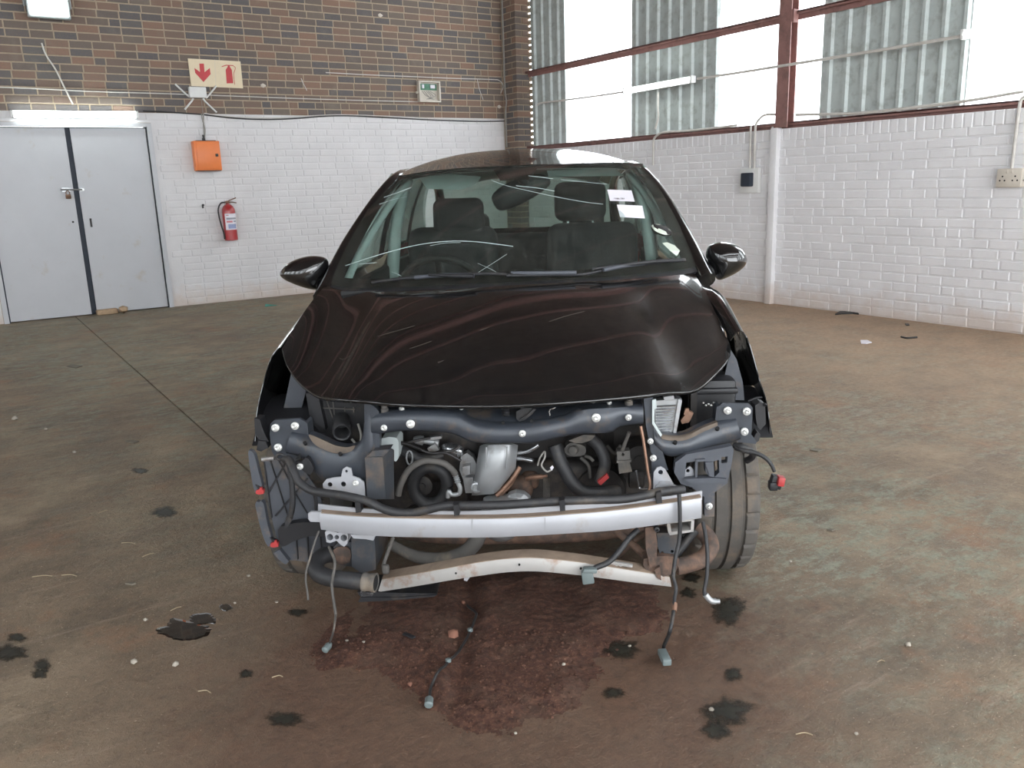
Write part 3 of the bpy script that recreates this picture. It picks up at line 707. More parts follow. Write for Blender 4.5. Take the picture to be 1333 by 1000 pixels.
def side(sg):
    FE, RE = (HFL, HRL) if sg < 0 else (HFR, HRR)
    X = lambda v: abs(v.x)
    def ztop(d):
        if d < .5: return FE.z
        if d < 1.0: return FE.z + (RE.z-FE.z)*(d-.5)/.5
        return RE.z + .075*smooth01((d-1.0)/2.4)*.9
    def xtop(d):
        if d < 1.0: return X(FE) + .009 + (X(RE)-X(FE))*max(0, (d-.5)/.5)
        return X(RE) + .006 - .06*smooth01((d-2.4)/1.2)
    def xat(d, z):
        zt = ztop(d); xm = (.845 + .022*smooth01((d-.3)/.5)) - .07*smooth01((d-2.9)/.8)
        q = max(0, min(1, (zt-z)/(zt-.58))); x = xtop(d) + (xm-xtop(d))*(1-(1-q)**2.3)
        if z < .5: x -= .05*((.5-z)/.25)**1.6
        return x
    hb = 1.0 if sg > 0 else .3
    def panel(d0, d1, zb, n=16, m=12, front=None):
        rows = []
        for k in range(m+1):
            row = []
            for i in range(n+1):
                t = i/n; y = d0 + (d1-d0)*t; z1, z0 = ztop(y), zb(y); z = z1 + (z0-z1)*k/m
                if front: y = front(z) + (d1-front(z))*t; z1, z0 = ztop(y), zb(y); z = z1 + (z0-z1)*k/m
                row.append(Vector((sg*xat(y, z), y, z + (hb*(-.004, .034, .060, .072, .070, .055, .035, .015)[k] if front and k < 8 else 0)*(1-.6*smooth01((y-.8)/.3)))))
            rows.append(row)
        return grid(rows, thick=.0025, flip=sg > 0)
    def arch(c):
        return lambda y: max(.235, .305 + math.sqrt(max(0, .345**2-(y-c)**2))) if abs(y-c) < .345 else .235
    ff = lambda z: .33 + .17*smooth01((z-.55)/(FE.z-.55))
    af = arch(AXLE_F)
    obj('front_fender', panel(.5, 1.10, lambda y: max(af(y), .55 if y < .5 else 0), 22, 14, ff), M['paint'], car, 60)
    obj('front_door', panel(1.106, 2.10, lambda y: .25, 14, 12), M['paint'], car, 60)
    obj('rear_door', panel(2.106, 2.92, lambda y: max(.25, af(y), arch(AXLE_R)(y)), 14, 12), M['paint'], car, 60)
    obj('rear_quarter', panel(2.926, 3.66, arch(AXLE_R), 18, 12), M['paint'], car, 60)
    obj('sill', box((sg*.78, 1.75, .235), (.1, 1.9, .08)), M['plastic'], car)
    # A pillar running on as the roof rail to the tail
    ap = [(431,366,1.08),(449,328,1.2),(473,288,1.36),(497,254,1.5),(516,233,1.64)] if sg < 0 else [(908,342,1.08),(890,306,1.2),(869,268,1.36),(849,239,1.5),(833,222,1.64)]
    P = pl_(ap); P.insert(0, P[0] + Vector((sg*.02, -.09, -.06)))
    P += [Vector((sg*.562, 2.0, 1.43)), Vector((sg*.57, 2.5, 1.437)), Vector((sg*.558, 3.0, 1.395)), Vector((sg*.565, 3.32, 1.29)), Vector((sg*.60, 3.52, 1.06))]
    obj('pillar', tube(P, [.036, .034, .030, .028, .026, .026, .03, .04], 12, sub=6), M['paint'], car, 60)
    obj('drip_seal', tube([p + Vector((sg*.03, .03, -.012)) for p in P[1:-2]], .009, 8, sub=5), M['plastic'], car, 60)
    obj('pillar_trim', tube([p + Vector((-sg*.045, .05, -.02)) for p in P[1:6]], .017, 10, sub=5), M['trim_grey'], car, 60)
    # side glass and window pillars
    def gl(y0, y1, y0t, y1t, name, mat, off=0, n=8):
        rows = []
        for k in range(n+1):
            t = k/n; row = []
            for i in range(n+1):
                q = i/n; y = (y0+(y1-y0)*q)*(1-t) + (y0t+(y1t-y0t)*q)*t
                zb, zt = ztop(y)-.01, 1.43; xb, xt = xtop(y)-.012, .578
                row.append(Vector((sg*(xb+(xt-xb)*t+.022*math.sin(math.pi*t)+off), y, zb+(zt-zb)*t)))
            rows.append(row)
        return obj(name, grid(rows, thick=.004, flip=sg > 0), mat, car, 60)
    gl(1.22, 2.03, 1.72, 2.03, 'side_window', M['glass']); gl(2.11, 2.82, 2.11, 2.80, 'side_window', M['glass_dark']); gl(2.86, 3.4, 2.84, 3.1, 'side_window', M['glass_dark'])
    gl(2.0, 2.13, 2.0, 2.13, 'window_post', M['plastic'], -.004, 4); gl(2.80, 2.88, 2.78, 2.86, 'window_post', M['plastic'], -.004, 4)
    obj('belt_post_trim', tube([Vector((sg*.675, 2.06, .9)), Vector((sg*.63, 2.06, 1.2)), Vector((sg*.555, 2.05, 1.42))], [.034, .03, .028], 10, sub=4), M['trim_grey'], car, 60)
    # door inner panel
    obj('door_card', rbox((sg*.70, 1.9, .68), (.04, 1.7, .6), .015), M['dash'], car, 40)
    # door mirror
    mp = [(365,355),(372,345),(384,338),(400,333.5),(415,333.5),(425,337),(428,346),(425,361),(419,374),(411,377),(396,374),(380,368),(369,362)] if sg < 0 else [(972,336),(966,324),(955,317.5),(940,315),(926,318),(920,325),(919,338),(926,352),(934,364),(944,362),(958,355),(969,346)]
    mo = pl_([(a, b, 1.16) for a, b in mp]); mo = spline(mo, 4, True)
    hs = obj('mirror_housing', inflate(mo, Vector((0, -.085, .0)), Vector((0, .05, 0)), 7), M['paint'], car, 70)
    cc = sum(mo, Vector())/len(mo)
    obj('mirror_glass', inflate([cc + (p-cc)*.86 + Vector((0, .045, 0)) for p in mo], Vector((0, .006, 0)), Vector((0, -.004, 0)), 2), M['mirror_glass'], hs, 30)
    foot = Vector((sg*(X(RE)+.012), 1.15, RE.z+.0)); obj('mirror_arm', tube([cc + Vector((-sg*.05, .0, -.035)), (cc+foot)/2 + Vector((0, 0, -.03)), foot + Vector((0, 0, -.02))], [.036, .03, .035], 10, sub=4), M['plastic'], hs, 60)
    # inner wing, apron strip, wheel-arch liner
    ai = [(379,486),(399,506),(390,542),(367,543)] if sg < 0 else [(951,455),(959,468),(967,498),(969,521),(944,521),(941,500)]
    obj('wing_apron', pplate(ai, .47, .012, dd=lambda u: (.03 if sg < 0 else -.0)), M['plastic_grey'], car)
    obj('inner_wing', join(box((sg*.60, .62, .56), (.02, .5, .38)), box((sg*.69, .86, .56), (.2, .02, .42))), M['dark_engine'], car)
    rws = []
    for i in range(15):
        a = math.radians(-15 + 210*i/14); yy, zz = AXLE_F - .346*math.cos(a), .305 + .346*math.sin(a)
        rws.append([Vector((sg*x, yy, zz)) for x in (.58, .68, .78, .852)])
    obj('arch_liner', grid(rws[4:], thick=.004), M['plastic'], car, 60)
    return xat
xat = side(-1); side(1)
# ------------------------------------------------------------------ tail
rows = []
for k in range(7):
    t = k/6; y = 3.40 + .20*t; z = 1.425 - .36*t; hw = .535 + .06*t
    rows.append([Vector((hw*(j/10-1), y - .07*(j/10-1)**2, z)) for j in range(21)])
obj('rear_window', grid(rows, thick=.004), M['glass_dark'], car, 60)
rows = []
for k in range(9):
    t = k/8; y = 3.60 + .10*math.sin(math.pi*t*.8); z = 1.07 - .62*t; hw = .60 + .14*smooth01(t*2)
    rows.append([Vector((hw*(j/10-1), y - .10*(j/10-1)**2, z)) for j in range(21)])
obj('tailgate', grid(rows, thick=.01), M['paint'], car, 60)
obj('rear_bumper', rbox((0, 3.66, .42), (1.58, .18, .32), .07, seg=4), M['paint'], car, 60)
for sg in (-1, 1): obj('tail_lamp', rbox((sg*.69, 3.58, .92), (.14, .16, .26), .04, seg=3), M['tail_red'], car, 60)
# ------------------------------------------------------------------ underbody and cabin
obj('underbody', join(box((0, 2.2, .235), (1.46, 2.8, .05)), box((0, .9, .6), (1.3, .03, .78)), box((0, 3.55, .6), (1.4, .02, .7))), M['dash'], car)
obj('dashboard', join(rbox((0, 1.25, .86), (1.34, .5, .2), .08, seg=4), rbox((-.36, 1.42, .955), (.36, .16, .06), .03), rbox((0, 1.5, .75), (.3, .3, .42), .05)), M['dash'], car, 60)
def seat(cx, hx, hz, hy):
    s = obj('seat_backrest', rbox((cx, 2.2, .83), (.48, .15, .66), .07, Matrix.Rotation(-.2, 3, 'X'), 4), M['seat'], car, 70)
    obj('seat_cushion', rbox((cx, 1.88, .48), (.5, .52, .16), .06, None, 3), M['seat'], car, 70)
    h = obj('headrest', rbox((hx, hy, hz), (.27, .1, .2), .045, Matrix.Rotation(-.1, 3, 'X'), 4), M['seat'], s, 70)
    for q in (-.065, .065): obj('headrest_post', tube([(hx+q, hy-.0, hz-.08), (hx+q, hy-.03, hz-.22)], .006, 8), M['chrome'], s)
h1, h2 = L(597, 283, 2.25), L(755, 262, 2.25)
seat(-.37, h1.x, h1.z, 2.25); seat(.37, h2.x, h2.z, 2.25)
obj('rear_seat', join(rbox((0, 3.02, .78), (1.2, .16, .58), .06, Matrix.Rotation(-.25, 3, 'X'), 3), rbox((0, 2.72, .46), (1.2, .5, .16), .05, None, 3)), M['seat'], car, 70)
for x in (-.36, .36): obj('headrest', rbox((x, 3.1, 1.12), (.26, .09, .14), .04, None, 3), M['seat'], car, 70)
swc = Vector((-.36, 1.62, .90)); swn = Vector((0, .82, .57)).normalized(); swu = Vector((1, 0, 0)); sww = swn.cross(swu)
sw = obj('steering_wheel', tube([swc + (swu*math.cos(a*.2618) + sww*math.sin(a*.2618))*.185 for a in range(25)], .015, 8, cap=False), M['dash'], car, 70)
obj('wheel_hub', join(rbox(swc, (.17, .05, .14), .03, Matrix((swu, swn, sww)).transposed()), tube([swc-swu*.18, swc+swu*.18], .016, 8), tube([swc, swc-sww*.18], .016, 8)), M['dash'], sw, 60)
rm = [(640,258),(648,246),(665,236),(690,227),(711,229),(716,240),(700,254),(672,269),(650,274)]
rv = obj('rear_view_mirror', inflate(spline(pl_([(a, b, 1.62) for a, b in rm]), 4, True), Vector((0, -.03, 0)), Vector((0, .012, 0)), 5), M['plastic'], car, 70)
obj('mirror_stem', tube([L(685, 240, 1.6), L(672, 226, 1.58), L(668, 218, 1.56)], [.016, .02, .03], 8, sub=3), M['plastic'], rv, 60)
obj('sun_visor', pplate([(545,231),(590,227),(627,230),(618,241),(600,247),(556,246)], 1.72, .015), M['trim_grey'], car)
obj('sun_visor', pplate([(712,222),(800,219),(812,229),(714,230)], 1.72, .015), M['trim_grey'], car)
# ------------------------------------------------------------------ wheels
def wheel(cx, cy, steer=0.0):
    R = RAD; w = .205; n = 240; prof = []
    tread = [(-.98, .955, 0), (-.86, .985, 1), (-.56, .997, 1), (-.52, .965, 2), (-.45, .965, 2), (-.41, 1.0, 0), (-.05, 1.0, 0), (-.02, .967, 2), (.05, .967, 2), (.08, 1.0, 0), (.40, 1.0, 0), (.44, .965, 2), (.52, .965, 2), (.56, .997, 1), (.86, .985, 1), (.98, .955, 0)]
    wall = [(1.04, .90), (1.06, .82), (1.0, .74), (.93, .70)]
    prof = [(-a, r, 0) for a, r in reversed(wall)] + tread + [(a, r, 0) for a, r in wall]
    rows = []
    for k in range(n):
        a = 2*math.pi*k/n; row = []
        for (t, r, kind) in prof:
            rr_ = R*r - (.009 if kind == 1 and k % 8 == 0 else 0); row.append(Vector((t*w/2, rr_*math.cos(a), rr_*math.sin(a))))
        rows.append(row)
    rows.append(rows[0]); Rm = Matrix.Rotation(steer, 3, 'Z'); c = Vector((cx, cy, R+.002))
    tf = lambda g: ([c + Rm @ p for p in g[0]], g[1])
    t = obj('tyre', tf(grid(rows)), M['tyre'], car, 35)
    sg = 1 if cx > 0 else -1
    obj('rim', tf(join(lathe((0,0,0), (sg,0,0), [(.21, -.09), (.205, -.06), (.19, .06), (.2, .08), (.215, .088), (.2, .07), (.18, .05), (.06, .045), (.055, .06), (0, .06)], 40), *[box((sg*.062, .12*math.cos(i*1.2566), .12*math.sin(i*1.2566)), (.02, .03, .17), Matrix.Rotation(-i*1.2566+math.pi/2, 3, 'X').inverted()) for i in range(5)])), M['alu_grey'], t, 40)
wheel(-.725, AXLE_F, .03); wheel(.70, AXLE_F, .03); wheel(-.73, AXLE_R); wheel(.73, AXLE_R)
# ================================================================== stripped front end
def bolt(u, v, d, rpx, parent, mat='zincbolt'):
    p = L(u, v, d); r = rpx*(p-CAM_L).length/FPX
    return obj('bolt', join(lathe(p, (0, -1, .12), [(r, -.004), (r, .003), (r*.8, .005), (r*.62, .0055)], 16), lathe(p, (0, -1, .12), [(r*.58, .004), (r*.58, .013), (r*.42, .0145), (r*.3, .0135), (0, .012)], 6)), M[mat], parent, 35)
# upper cross-member
XT = [(484,541,.17),(500,538,.15),(530,536,.135),(570,537,.125),(598,541,.12),(612,549,.115),(630,554,.11),(670,555,.11),(706,551,.11),(736,545,.115),(758,534,.12),(799,531,.13),(820,530,.15),(837,529,.17)]
XB = [(484,566,.17),(500,564,.15),(528,561,.135),(566,562,.125),(592,566,.12),(612,575,.115),(634,577,.11),(670,577,.11),(694,577,.11),(722,571,.115),(754,565,.12),(794,563,.13),(808,555,.15),(837,552,.17)]
cm = obj('upper_crossmember', pband(XT, XB, .014, .05, 60, 8), M['ecoat'], car, 50, label='blue-grey steel cross-member above the engine')
# ledge rising behind it up to the hood
lt = [(484,523,.26),(560,527,.25),(655,527,.24),(760,523,.25),(838,514,.26)]
obj('slam_panel', grid([resample(pl_([(u, v, d+.03) for u, v, d in XT]), 40), [p + Vector((0, .06, .004)) for p in resample(pl_([(u, v, d) for u, v, d in XT]), 40)], resample(pl_(lt), 40)], thick=.003), M['ecoat'], cm, 50)
for b in ((500,557,.135,4.2),(534.5,552,.117,5.6),(680,564.5,.094,4.6),(776,544,.106,5.8),(818,543.5,.13,4.2)): bolt(*b, cm)
for b in ((523,532,.16,3.4),(600.5,530.5,.16,3.4),(793,524,.16,3.2)): bolt(*b, cm)
M['hole'] = simple('dark_hole', srgb(14, 14, 15), .9)
for u, v in ((564,552),(763,543),(692,548),(655,550.5)): obj('hole', lathe(L(u, v, .118), (0, -1, 0), [(.005, -.006), (.005, .004), (0, .004)], 10), M['hole'], cm)
for u, v in ((501,531),(818.5,521)): obj('rubber_mount', lathe(L(u, v+6, .17), (0, 0, 1), [(.012, 0), (.012, .012), (.009, .014), (.009, .026), (.013, .03), (.0, .03)], 14), M['rubber_dusty'], cm, 40)
sp = L(659, 541, .15)
obj('latch_spring', join(*[lathe(sp + Vector((0, 0, .008*i)), (0, 0, 1), [(.010+.002*(i % 2), 0), (.013, .003), (.010, .007)], 16) for i in range(5)], lathe(sp, (0, 0, 1), [(.006, 0), (.006, .05), (0, .052)], 10)), M['plastic'], cm, 40)
obj('hood_latch', join(pplate([(672,536),(680,532),(690,531),(698,533),(692,540),(683,547),(676,549),(672,545)], .15, .01), ptube([(677,546,.14),(686,541,.14),(695,533,.145)], .0025, 6)), M['plastic'], cm)
obj('latch_hook', join(ptube([(716,541,.13),(715.5,534,.13),(722,531,.13),(723,530,.15)], .0022, 6)), M['chrome'], cm)
# side plates with three bolts and the arms that sweep in to the uprights
pl1 = obj('headlamp_bracket', join(pplate([(352,552),(357,547),(390,545),(397,549),(400,566),(420,580),(412,600),(392,596),(384,604),(372,602),(360,598),(354,588),(351,566)], .235, .012, sm=0), pplate([(397,549),(400,551),(402,570),(398,566)], .235, .06)), M['ecoat'], car, label='three-bolt steel bracket of the left headlamp')
for b in ((358.6,557,.228,5),(384,554.6,.228,5),(362,582.7,.228,5)): bolt(*b, pl1)
arm1 = obj('front_arm', pband([(380,562,.235),(397,567,.225),(416,574,.205),(436,583,.19),(452,585,.18),(464,581,.175),(471,570,.172),(474,552,.172),(476,524,.18)], [(372,590,.235),(388,594,.225),(404,608,.205),(420,626,.19),(440,630,.18),(458,630,.175),(476,626,.172),(490,600,.172),(492,560,.18)], .016, .06, 40, 8), M['ecoat'], car, 55)
obj('dusty_ledge', pplate([(402,566),(418,572),(436,580),(452,582.5),(462,580),(458,587),(444,591),(428,588),(410,579)], .172, .004, sm=3), M['ledge'], arm1)
pl2 = obj('headlamp_bracket', join(pplate([(933,546),(935,530),(940,525),(975,525.5),(980,531),(978,566),(985,575),(984,578),(962,576),(940,562)], .235, .012), pplate([(931,547),(933,530),(937,528),(935,548)], .235, .05)), M['ecoat'], car, label='three-bolt steel bracket of the right headlamp')
for b in ((947,534.5,.228,5),(972,535.7,.228,5),(969,562,.228,5)): bolt(*b, pl2)
arm2 = obj('front_arm', pband([(850,556,.172),(858,567,.175),(874,569.5,.18),(892,568.5,.185),(914,558,.2),(934,550,.22),(958,545,.235)], [(852,580,.172),(860,588,.175),(872,594.5,.18),(894,592,.185),(917,588,.2),(942,580,.22),(964,572,.235)], .018, .06, 40, 8), M['ecoat'], car, 55)
obj('dusty_ledge', pband([(860,567,.172),(874,569,.177),(892,568,.182),(914,557.5,.197),(934,549.5,.217)], [(862,572,.166),(876,574,.17),(894,574,.175),(916,566,.19),(934,558,.21)], .002, .02, 24, 4), M['ledge'], arm2, 50)
for u, v in ((397,577),(443,591),(879,576),(934,558)): obj('hole', lathe(L(u, v, .162 if 400 < u < 900 else .2), (0, -.7, .7), [(.006, -.006), (.006, .003), (0, .003)], 10), M['hole'], arm1 if u < 600 else arm2)
# uprights and ducts
obj('upright', pband([(474,526,.17),(482,526,.165),(492,534,.16),(494,541,.16)], [(476,650,.17),(482,650,.165),(490,650,.16),(494,650,.16)], .002, .03, 10, 4, 2), M['ecoat'], car, 40)
obj('air_duct', join(pplate([(475,596),(498,595),(502,650),(478,650)], .12, .003), pplate([(498,595),(505,586),(512,585),(513,650),(502,650)], .122, .003, dd=lambda u: max(0, (u-498))*.004), pplate([(475,596),(486,587),(508,585),(499,594)], .128, .05)), M['ecoat_dusty'], car)
obj('upright', join(pplate([(838,519),(850,517),(851,560),(858,570),(866,600),(870,612),(856,612),(848,590),(841,556)], .165, .03), pplate([(848,600),(858,598),(868,640),(850,640)], .16, .02)), M['ecoat'], car)
u2 = obj('clip_strip', pplate([(849,521),(854,520),(855,532),(852,533),(852,550),(862,566),(860,569),(849,552)], .155, .006), M['trim_grey'], car)
for b in ((846.5,574.5,.155,4),(850.4,596.5,.152,4.2)): bolt(*b, car)
# white mounting tabs with holes
wb1 = obj('mounting_tab', pplate([(421,637),(420,630),(425,624),(434,622),(444,621),(446,611),(451,608),(457,610),(459,620),(468,623),(474,628),(475,636),(476,652),(460,652),(440,640),(428,641)], .13, .006, [(429.5,631,3.2),(447,630.5,3.4),(451,613.5,1.8)]), M['alu'], car, label='white metal tab with round holes')
bolt(463, 629, .127, 4, wb1)
wb2 = obj('mounting_tab', pplate([(850.4,638),(851,615),(855,609),(860,607.5),(866,611),(878,632),(885,634),(872,637),(861,638)], .13, .006, [(860,615,3.2)]), M['alu'], car, label='white metal tab with one hole')
obj('tab_lip', pplate([(854,634),(860,627),(872,627),(876,631),(870,632),(861,634)], .122, .008), M['alu'], wb2)
# ------------------------------------------------------------------ bumper beams
BT = [(402,667,.085),(420,669,.06),(470,673,.02),(540,675.5,-.01),(620,676,-.02),(680,674.5,-.02),(743,670,-.015),(800,665,.005),(860,657,.03),(913,648.5,.065)]
BB = [(402,688,.085),(420,690,.06),(470,696.5,.02),(540,699.5,-.01),(620,700,-.02),(680,698,-.02),(743,694.5,-.015),(800,690.5,.005),(860,683,.03),(913,674.5,.065)]
BT2 = [(416,668.5,.06)] + BT[2:]; BB2 = [(418,689.5,.06)] + BB[2:]
beam = obj('bumper_beam', pband(BT2, BB2, .005, .035, 60, 7), M['alu'], car, 35, label='bowed white aluminium bumper beam')
obj('beam_top', grid([resample([p + Vector((0, .002, .0025)) for p in pl_(BT2)], 60), resample([p + Vector((0, .03, .002)) for p in pl_(BT2)], 60)], thick=.002), M['dust_top'], beam)
obj('rear_flange', pband([(414,656.5,.092),(470,662.5,.05),(540,665,.02),(620,665.5,.01),(680,662,.01),(743,657.5,.015),(800,653,.035),(860,647.5,.06),(914,639.5,.095)], [(414,670,.092),(470,675,.05),(540,677,.02),(620,678,.01),(680,675,.01),(743,671,.015),(800,666,.035),(860,659,.06),(914,651,.095)], .001, .006, 50, 3), M['alu'], beam, 40)
obj('beam_tab', pplate([(401,669),(404,666.5),(418,667),(418,680),(404,679.5),(401.5,676)], .06, .01), M['alu'], beam)
obj('beam_tab', pplate([(456,696),(489,697.5),(486,704),(476,702),(460,701)], .03, .01), M['alu'], beam)
obj('crash_extrusion', pplate([(423,693),(428,689),(434,692),(440,694),(446,690),(451,692),(453,697),(452,708),(448,712),(443,709),(438,704),(430,707),(425,706)], .055, .09, [(429.5,699.5,4.3),(447.5,700.5,4.4),(438.3,699.6,3.0)]), M['alu'], beam)
cb = [(868,683),(872,678.5),(904,676),(903,691),(897,694),(873,697),(868,691)]
obj('crash_box', join(*[pplate(q, .05, .1) for q in ([(868,680),(872,679),(875,697),(870,694)], [(900,677),(904,676),(903,692),(899,693)], [(870,679),(904,676),(904,678),(870,682)], [(870,693),(902,690),(903,692.5),(872,697)])], pplate([(870,680),(903,677),(902,692),(872,696)], .13, .003)), M['alu_rust'], beam)
for u, v in ((614,680),(709,679)): obj('seam_line', pplate([(u, v-5), (u+.7, v-5), (u+.7, v+14), (u, v+14)], -.0262, .001), M['alu_grey'], beam)
LT = [(497,755,.10),(540,748,.05),(590,739,.0),(626,732.5,-.015),(662,728,-.02),(698,727,-.02),(740,731,-.015),(770,735,-.005),(830,744.5,.04),(852,748,.06),(872,752,.08)]
LB = [(492,771,.10),(540,763.5,.05),(590,755,.0),(626,749.5,-.015),(662,745,-.02),(698,744,-.02),(740,747.5,-.015),(770,751,-.005),(830,759,.04),(852,761.5,.06),(874,764,.08)]
lb = obj('lower_beam', pband(LT, LB, .003, .03, 50, 5), M['alu_rust'], car, 35, label='curved rust-stained lower crossbar')
obj('beam_top', grid([resample([p + Vector((0, .002, .002)) for p in pl_(LT)], 50), resample([p + Vector((0, .055, .003)) for p in pl_(LT)], 50)], thick=.002), M['dust_top'], lb)
for u, v, d in ((593.6,746,-.004),(756,740,-.016),(676,735,-.024)): obj('hole', lathe(L(u, v, d), (0, -1, 0), [(.0032, -.004), (.0032, .003), (0, .003)], 8), M['hole'], lb)
obj('beam_foot', join(pplate([(604,752),(612,751),(608,757),(604,756)], .0, .01), pplate([(469,771),(486,772),(485,776),(470,777)], .09, .03)), M['alu'], lb)
obj('toothed_bracket', join(pplate([(795,731),(824,736),(823,739),(795,735)], .03, .01), *[pplate([(796+i*5, 734), (799+i*5, 734.6), (799+i*5, 738), (796+i*5, 737)], .03, .008) for i in range(5)]), M['alu_rust'], lb)
obj('undertray_edge', join(pplate([(465,771),(470,778),(520,777),(569,774),(568,773),(520,772)], .09, .12), pplate([(470,778),(520,778),(569,774.5),(565,777),(510,782),(466,784)], .085, .1)), M['plastic'], car)
# ------------------------------------------------------------------ left arch: ribbed liner, outer lip, clips
ln = obj('ribbed_liner', pplate([(343,600),(352,597),(376,597),(392,606),(412,636),(424,668),(436,690),(438,730),(412,733),(374,729),(360,700),(350,660)], .215, .006, dd=lambda u: (u-343)*.0006), M['plastic_grey'], car, label='grey plastic arch liner with crossing ribs')
dl = lambda u: .205 + (u-343)*.0006
for a, b in (((352,599),(376,676)), ((362,598),(376,624)), ((383,640),(400,668)), ((374,599),(349,643)), ((400,623),(359,672)), ((344,602),(354,674)), ((407,640),(414,668)), ((385,690),(388,728)), ((400,688),(402,729)), ((416,686),(420,726)), ((362,694),(432,690))):
    obj('rib', ptube([(a[0], a[1], dl(a[0])), ((a[0]+b[0])/2, (a[1]+b[1])/2, dl((a[0]+b[0])/2)), (b[0], b[1], dl(b[0]))], .0028, 6, 3), M['plastic'], ln)
obj('liner_pocket', pplate([(362,690),(372,684),(396,680),(428,684),(434,693),(430,700),(404,698),(380,706),(366,712)], .20, .03, sm=2), M['plastic'], ln)
lip = obj('liner_lip', join(pplate([(323,590),(326,587),(331,592),(336,612),(341,632),(339,642),(332,641),(327,620)], .2, .02, sm=2), pplate([(332,657),(337,654),(343,655),(348,682),(354,704),(349,712),(341,694)], .2, .02, sm=2), pplate([(356,720),(364,716),(376,731),(372,735),(362,728)], .21, .02)), M['plastic_grey'], car)
for u, v in ((339,641),(358,710)):
    obj('red_clip', join(pplate([(u-6,v-2),(u-1,v-4),(u+4,v-3),(u+4,v+2),(u-2,v+3),(u-6,v+2)], .19, .012), pplate([(u-1,v-6),(u+2,v-6),(u+2,v-3),(u-1,v-3)], .188, .008)), M['red_plastic'], lip)
    obj('clip_arm', pplate([(u-7,v-10),(u-2,v-8),(u+5,v-3),(u+3,v-1),(u-3,v-4)], .196, .012), M['plastic'], lip)
obj('silver_pipe', ptube([(341,598.5,.2),(350,597,.2),(357,596.5,.2)], .007, 10, 3), M['alu_grey'], car, 50)
obj('pipe_ring', tube([L(365+5*math.cos(t*.5236), 595+4*math.sin(t*.5236), .19) for t in range(13)], .004, 8, cap=False), M['plastic'], car, 50)
obj('clip_block', join(pplate([(398,596),(404,601),(408,610),(404,618),(396,614),(390,606)], .17, .03, sm=2), pplate([(385,601),(393,601),(392,605),(385,606)], .165, .01)), M['plastic'], car, 50)
bolt(390.5, 607.5, .165, 4.2, car)
obj('triangle_recess', pplate([(385,598),(390,590),(392,597)], .183, .004), M['hole'], car)
# right-hand frame and edge module
fr2 = obj('lamp_frame', join(pplate([(886.4,597.0),(893.6,591.6),(915.2,588.0),(953.0,580.8),(955.2,586.2),(952.1,606.0),(946.7,629.4),(930.5,641.1),(930.0,672.6),(917.0,672.6),(916.7,647.4),(900.8,634.8),(886.4,630.3),(877.4,615.0),(879.2,602.4)], .15, .03, [[(893.6,602.4),(905.3,600.6),(904.8,622.2),(890.9,624.0)],[(908.4,600.6),(917.9,599.7),(918.5,615.0),(924.6,622.2),(908.0,623.1)],[(928.9,600.6),(935.9,598.8),(936.5,615.0),(930.0,621.3)],[(939.0,595.2),(947.3,594.3),(946.6,602.4),(939.0,603.5)]]), pplate([(906.2,598.8),(917.9,597.9),(918.5,600.6),(908.0,601.5)], .14, .05), pplate([(917.9,602.4),(928.2,601.5),(928.9,621.3),(924.2,620.4)], .142, .01), pplate([(890.0,624.0),(926.0,622.2),(945.8,624.0),(944.0,628.5),(900.8,630.3)], .138, .02)), M['plastic_grey'], car, label='broken grey plastic lamp frame')
obj('frame_tab', pplate([(891,622),(892,612),(898,607),(903,612),(904,624)], .17, .01, [(895.5,613,2.4)]), M['alu'], fr2)
bolt(923, 659, .145, 4.4, fr2)
obj('edge_module', join(pplate([(983,528),(990,524),(996,526),(997,552),(990,560),(986,556),(984,545)], .24, .05), pplate([(978,576),(986,562),(990,566),(988,574),(982,578)], .24, .04), ptube([(974,522,.25),(984,518,.25),(992,517,.25)], .003, 6, 3)), M['plastic'], car)
obj('edge_module', join(pplate([(331,545),(338,546),(341,556),(345,566),(350,575),(342,577),(337,572),(332,566)], .25, .05), pplate([(336,574),(346,575),(349,583),(340,588),(334,586)], .24, .03)), M['plastic'], car)
bolt(996, 527, .235, 2.2, car, 'plastic')
# ------------------------------------------------------------------ engine bay
obj('air_filter_box', join(pplate([(398,512),(474,516),(476,560),(462,582),(436,580),(420,566),(404,548)], .36, .2), pplate([(398,512),(414,514),(424,560),(410,550)], .33, .05)), M['plastic'], car)
for px in (((416,531),(462,533)), ((424,518),(436,552)), ((433,519),(437,556)), ((449,530),(449,536)), ((460,530),(461,537)), ((412,516),(420,548))):
    obj('box_rib', ptube([(px[0][0], px[0][1], .352), ((px[0][0]+px[1][0])/2, (px[0][1]+px[1][1])/2, .352), (px[1][0], px[1][1], .352)], .0022, 6, 2), M['rubber_dusty'], car)
mo_ = L(445, 560, .27); ax = Vector((.25, -1, -.25)).normalized()
obj('intake_pipe', lathe(mo_ - ax*.07, ax, [(.027, 0), (.027, .05), (.030, .052), (.030, .085), (.0275, .088), (.023, .085), (.021, .02), (0, .02)], 28), M['rubber'], car, 50)
obj('hose', ptube([(407,572,.33),(416,568,.31),(426,571,.3),(432,580,.3)], .011, 10), M['rubber'], car, 60)
for px in (((466,552,.3),(470,566,.28),(469,580,.27)), ((458,572,.29),(463,578,.28),(464,584,.27))): obj('hose', ptube(px, .004, 8), M['grey_cable'], car, 60)
eb = obj('engine_block', join(rbox((-.05, .62, .46), (.86, .34, .44), .03), rbox((.1, .5, .36), (.5, .2, .2), .03), rbox((-.22, .52, .5), (.3, .18, .26), .04), rbox((.35, .55, .55), (.24, .2, .22), .03), rbox((0, .66, .72), (.7, .3, .1), .03)), M['dark_engine'], car, 50)
obj('fuse_box', join(rbox(L(921, 521, .47), (.16, .14, .17), .015), rbox(L(921, 503, .46), (.17, .15, .02), .006)), M['plastic'], car, 40)
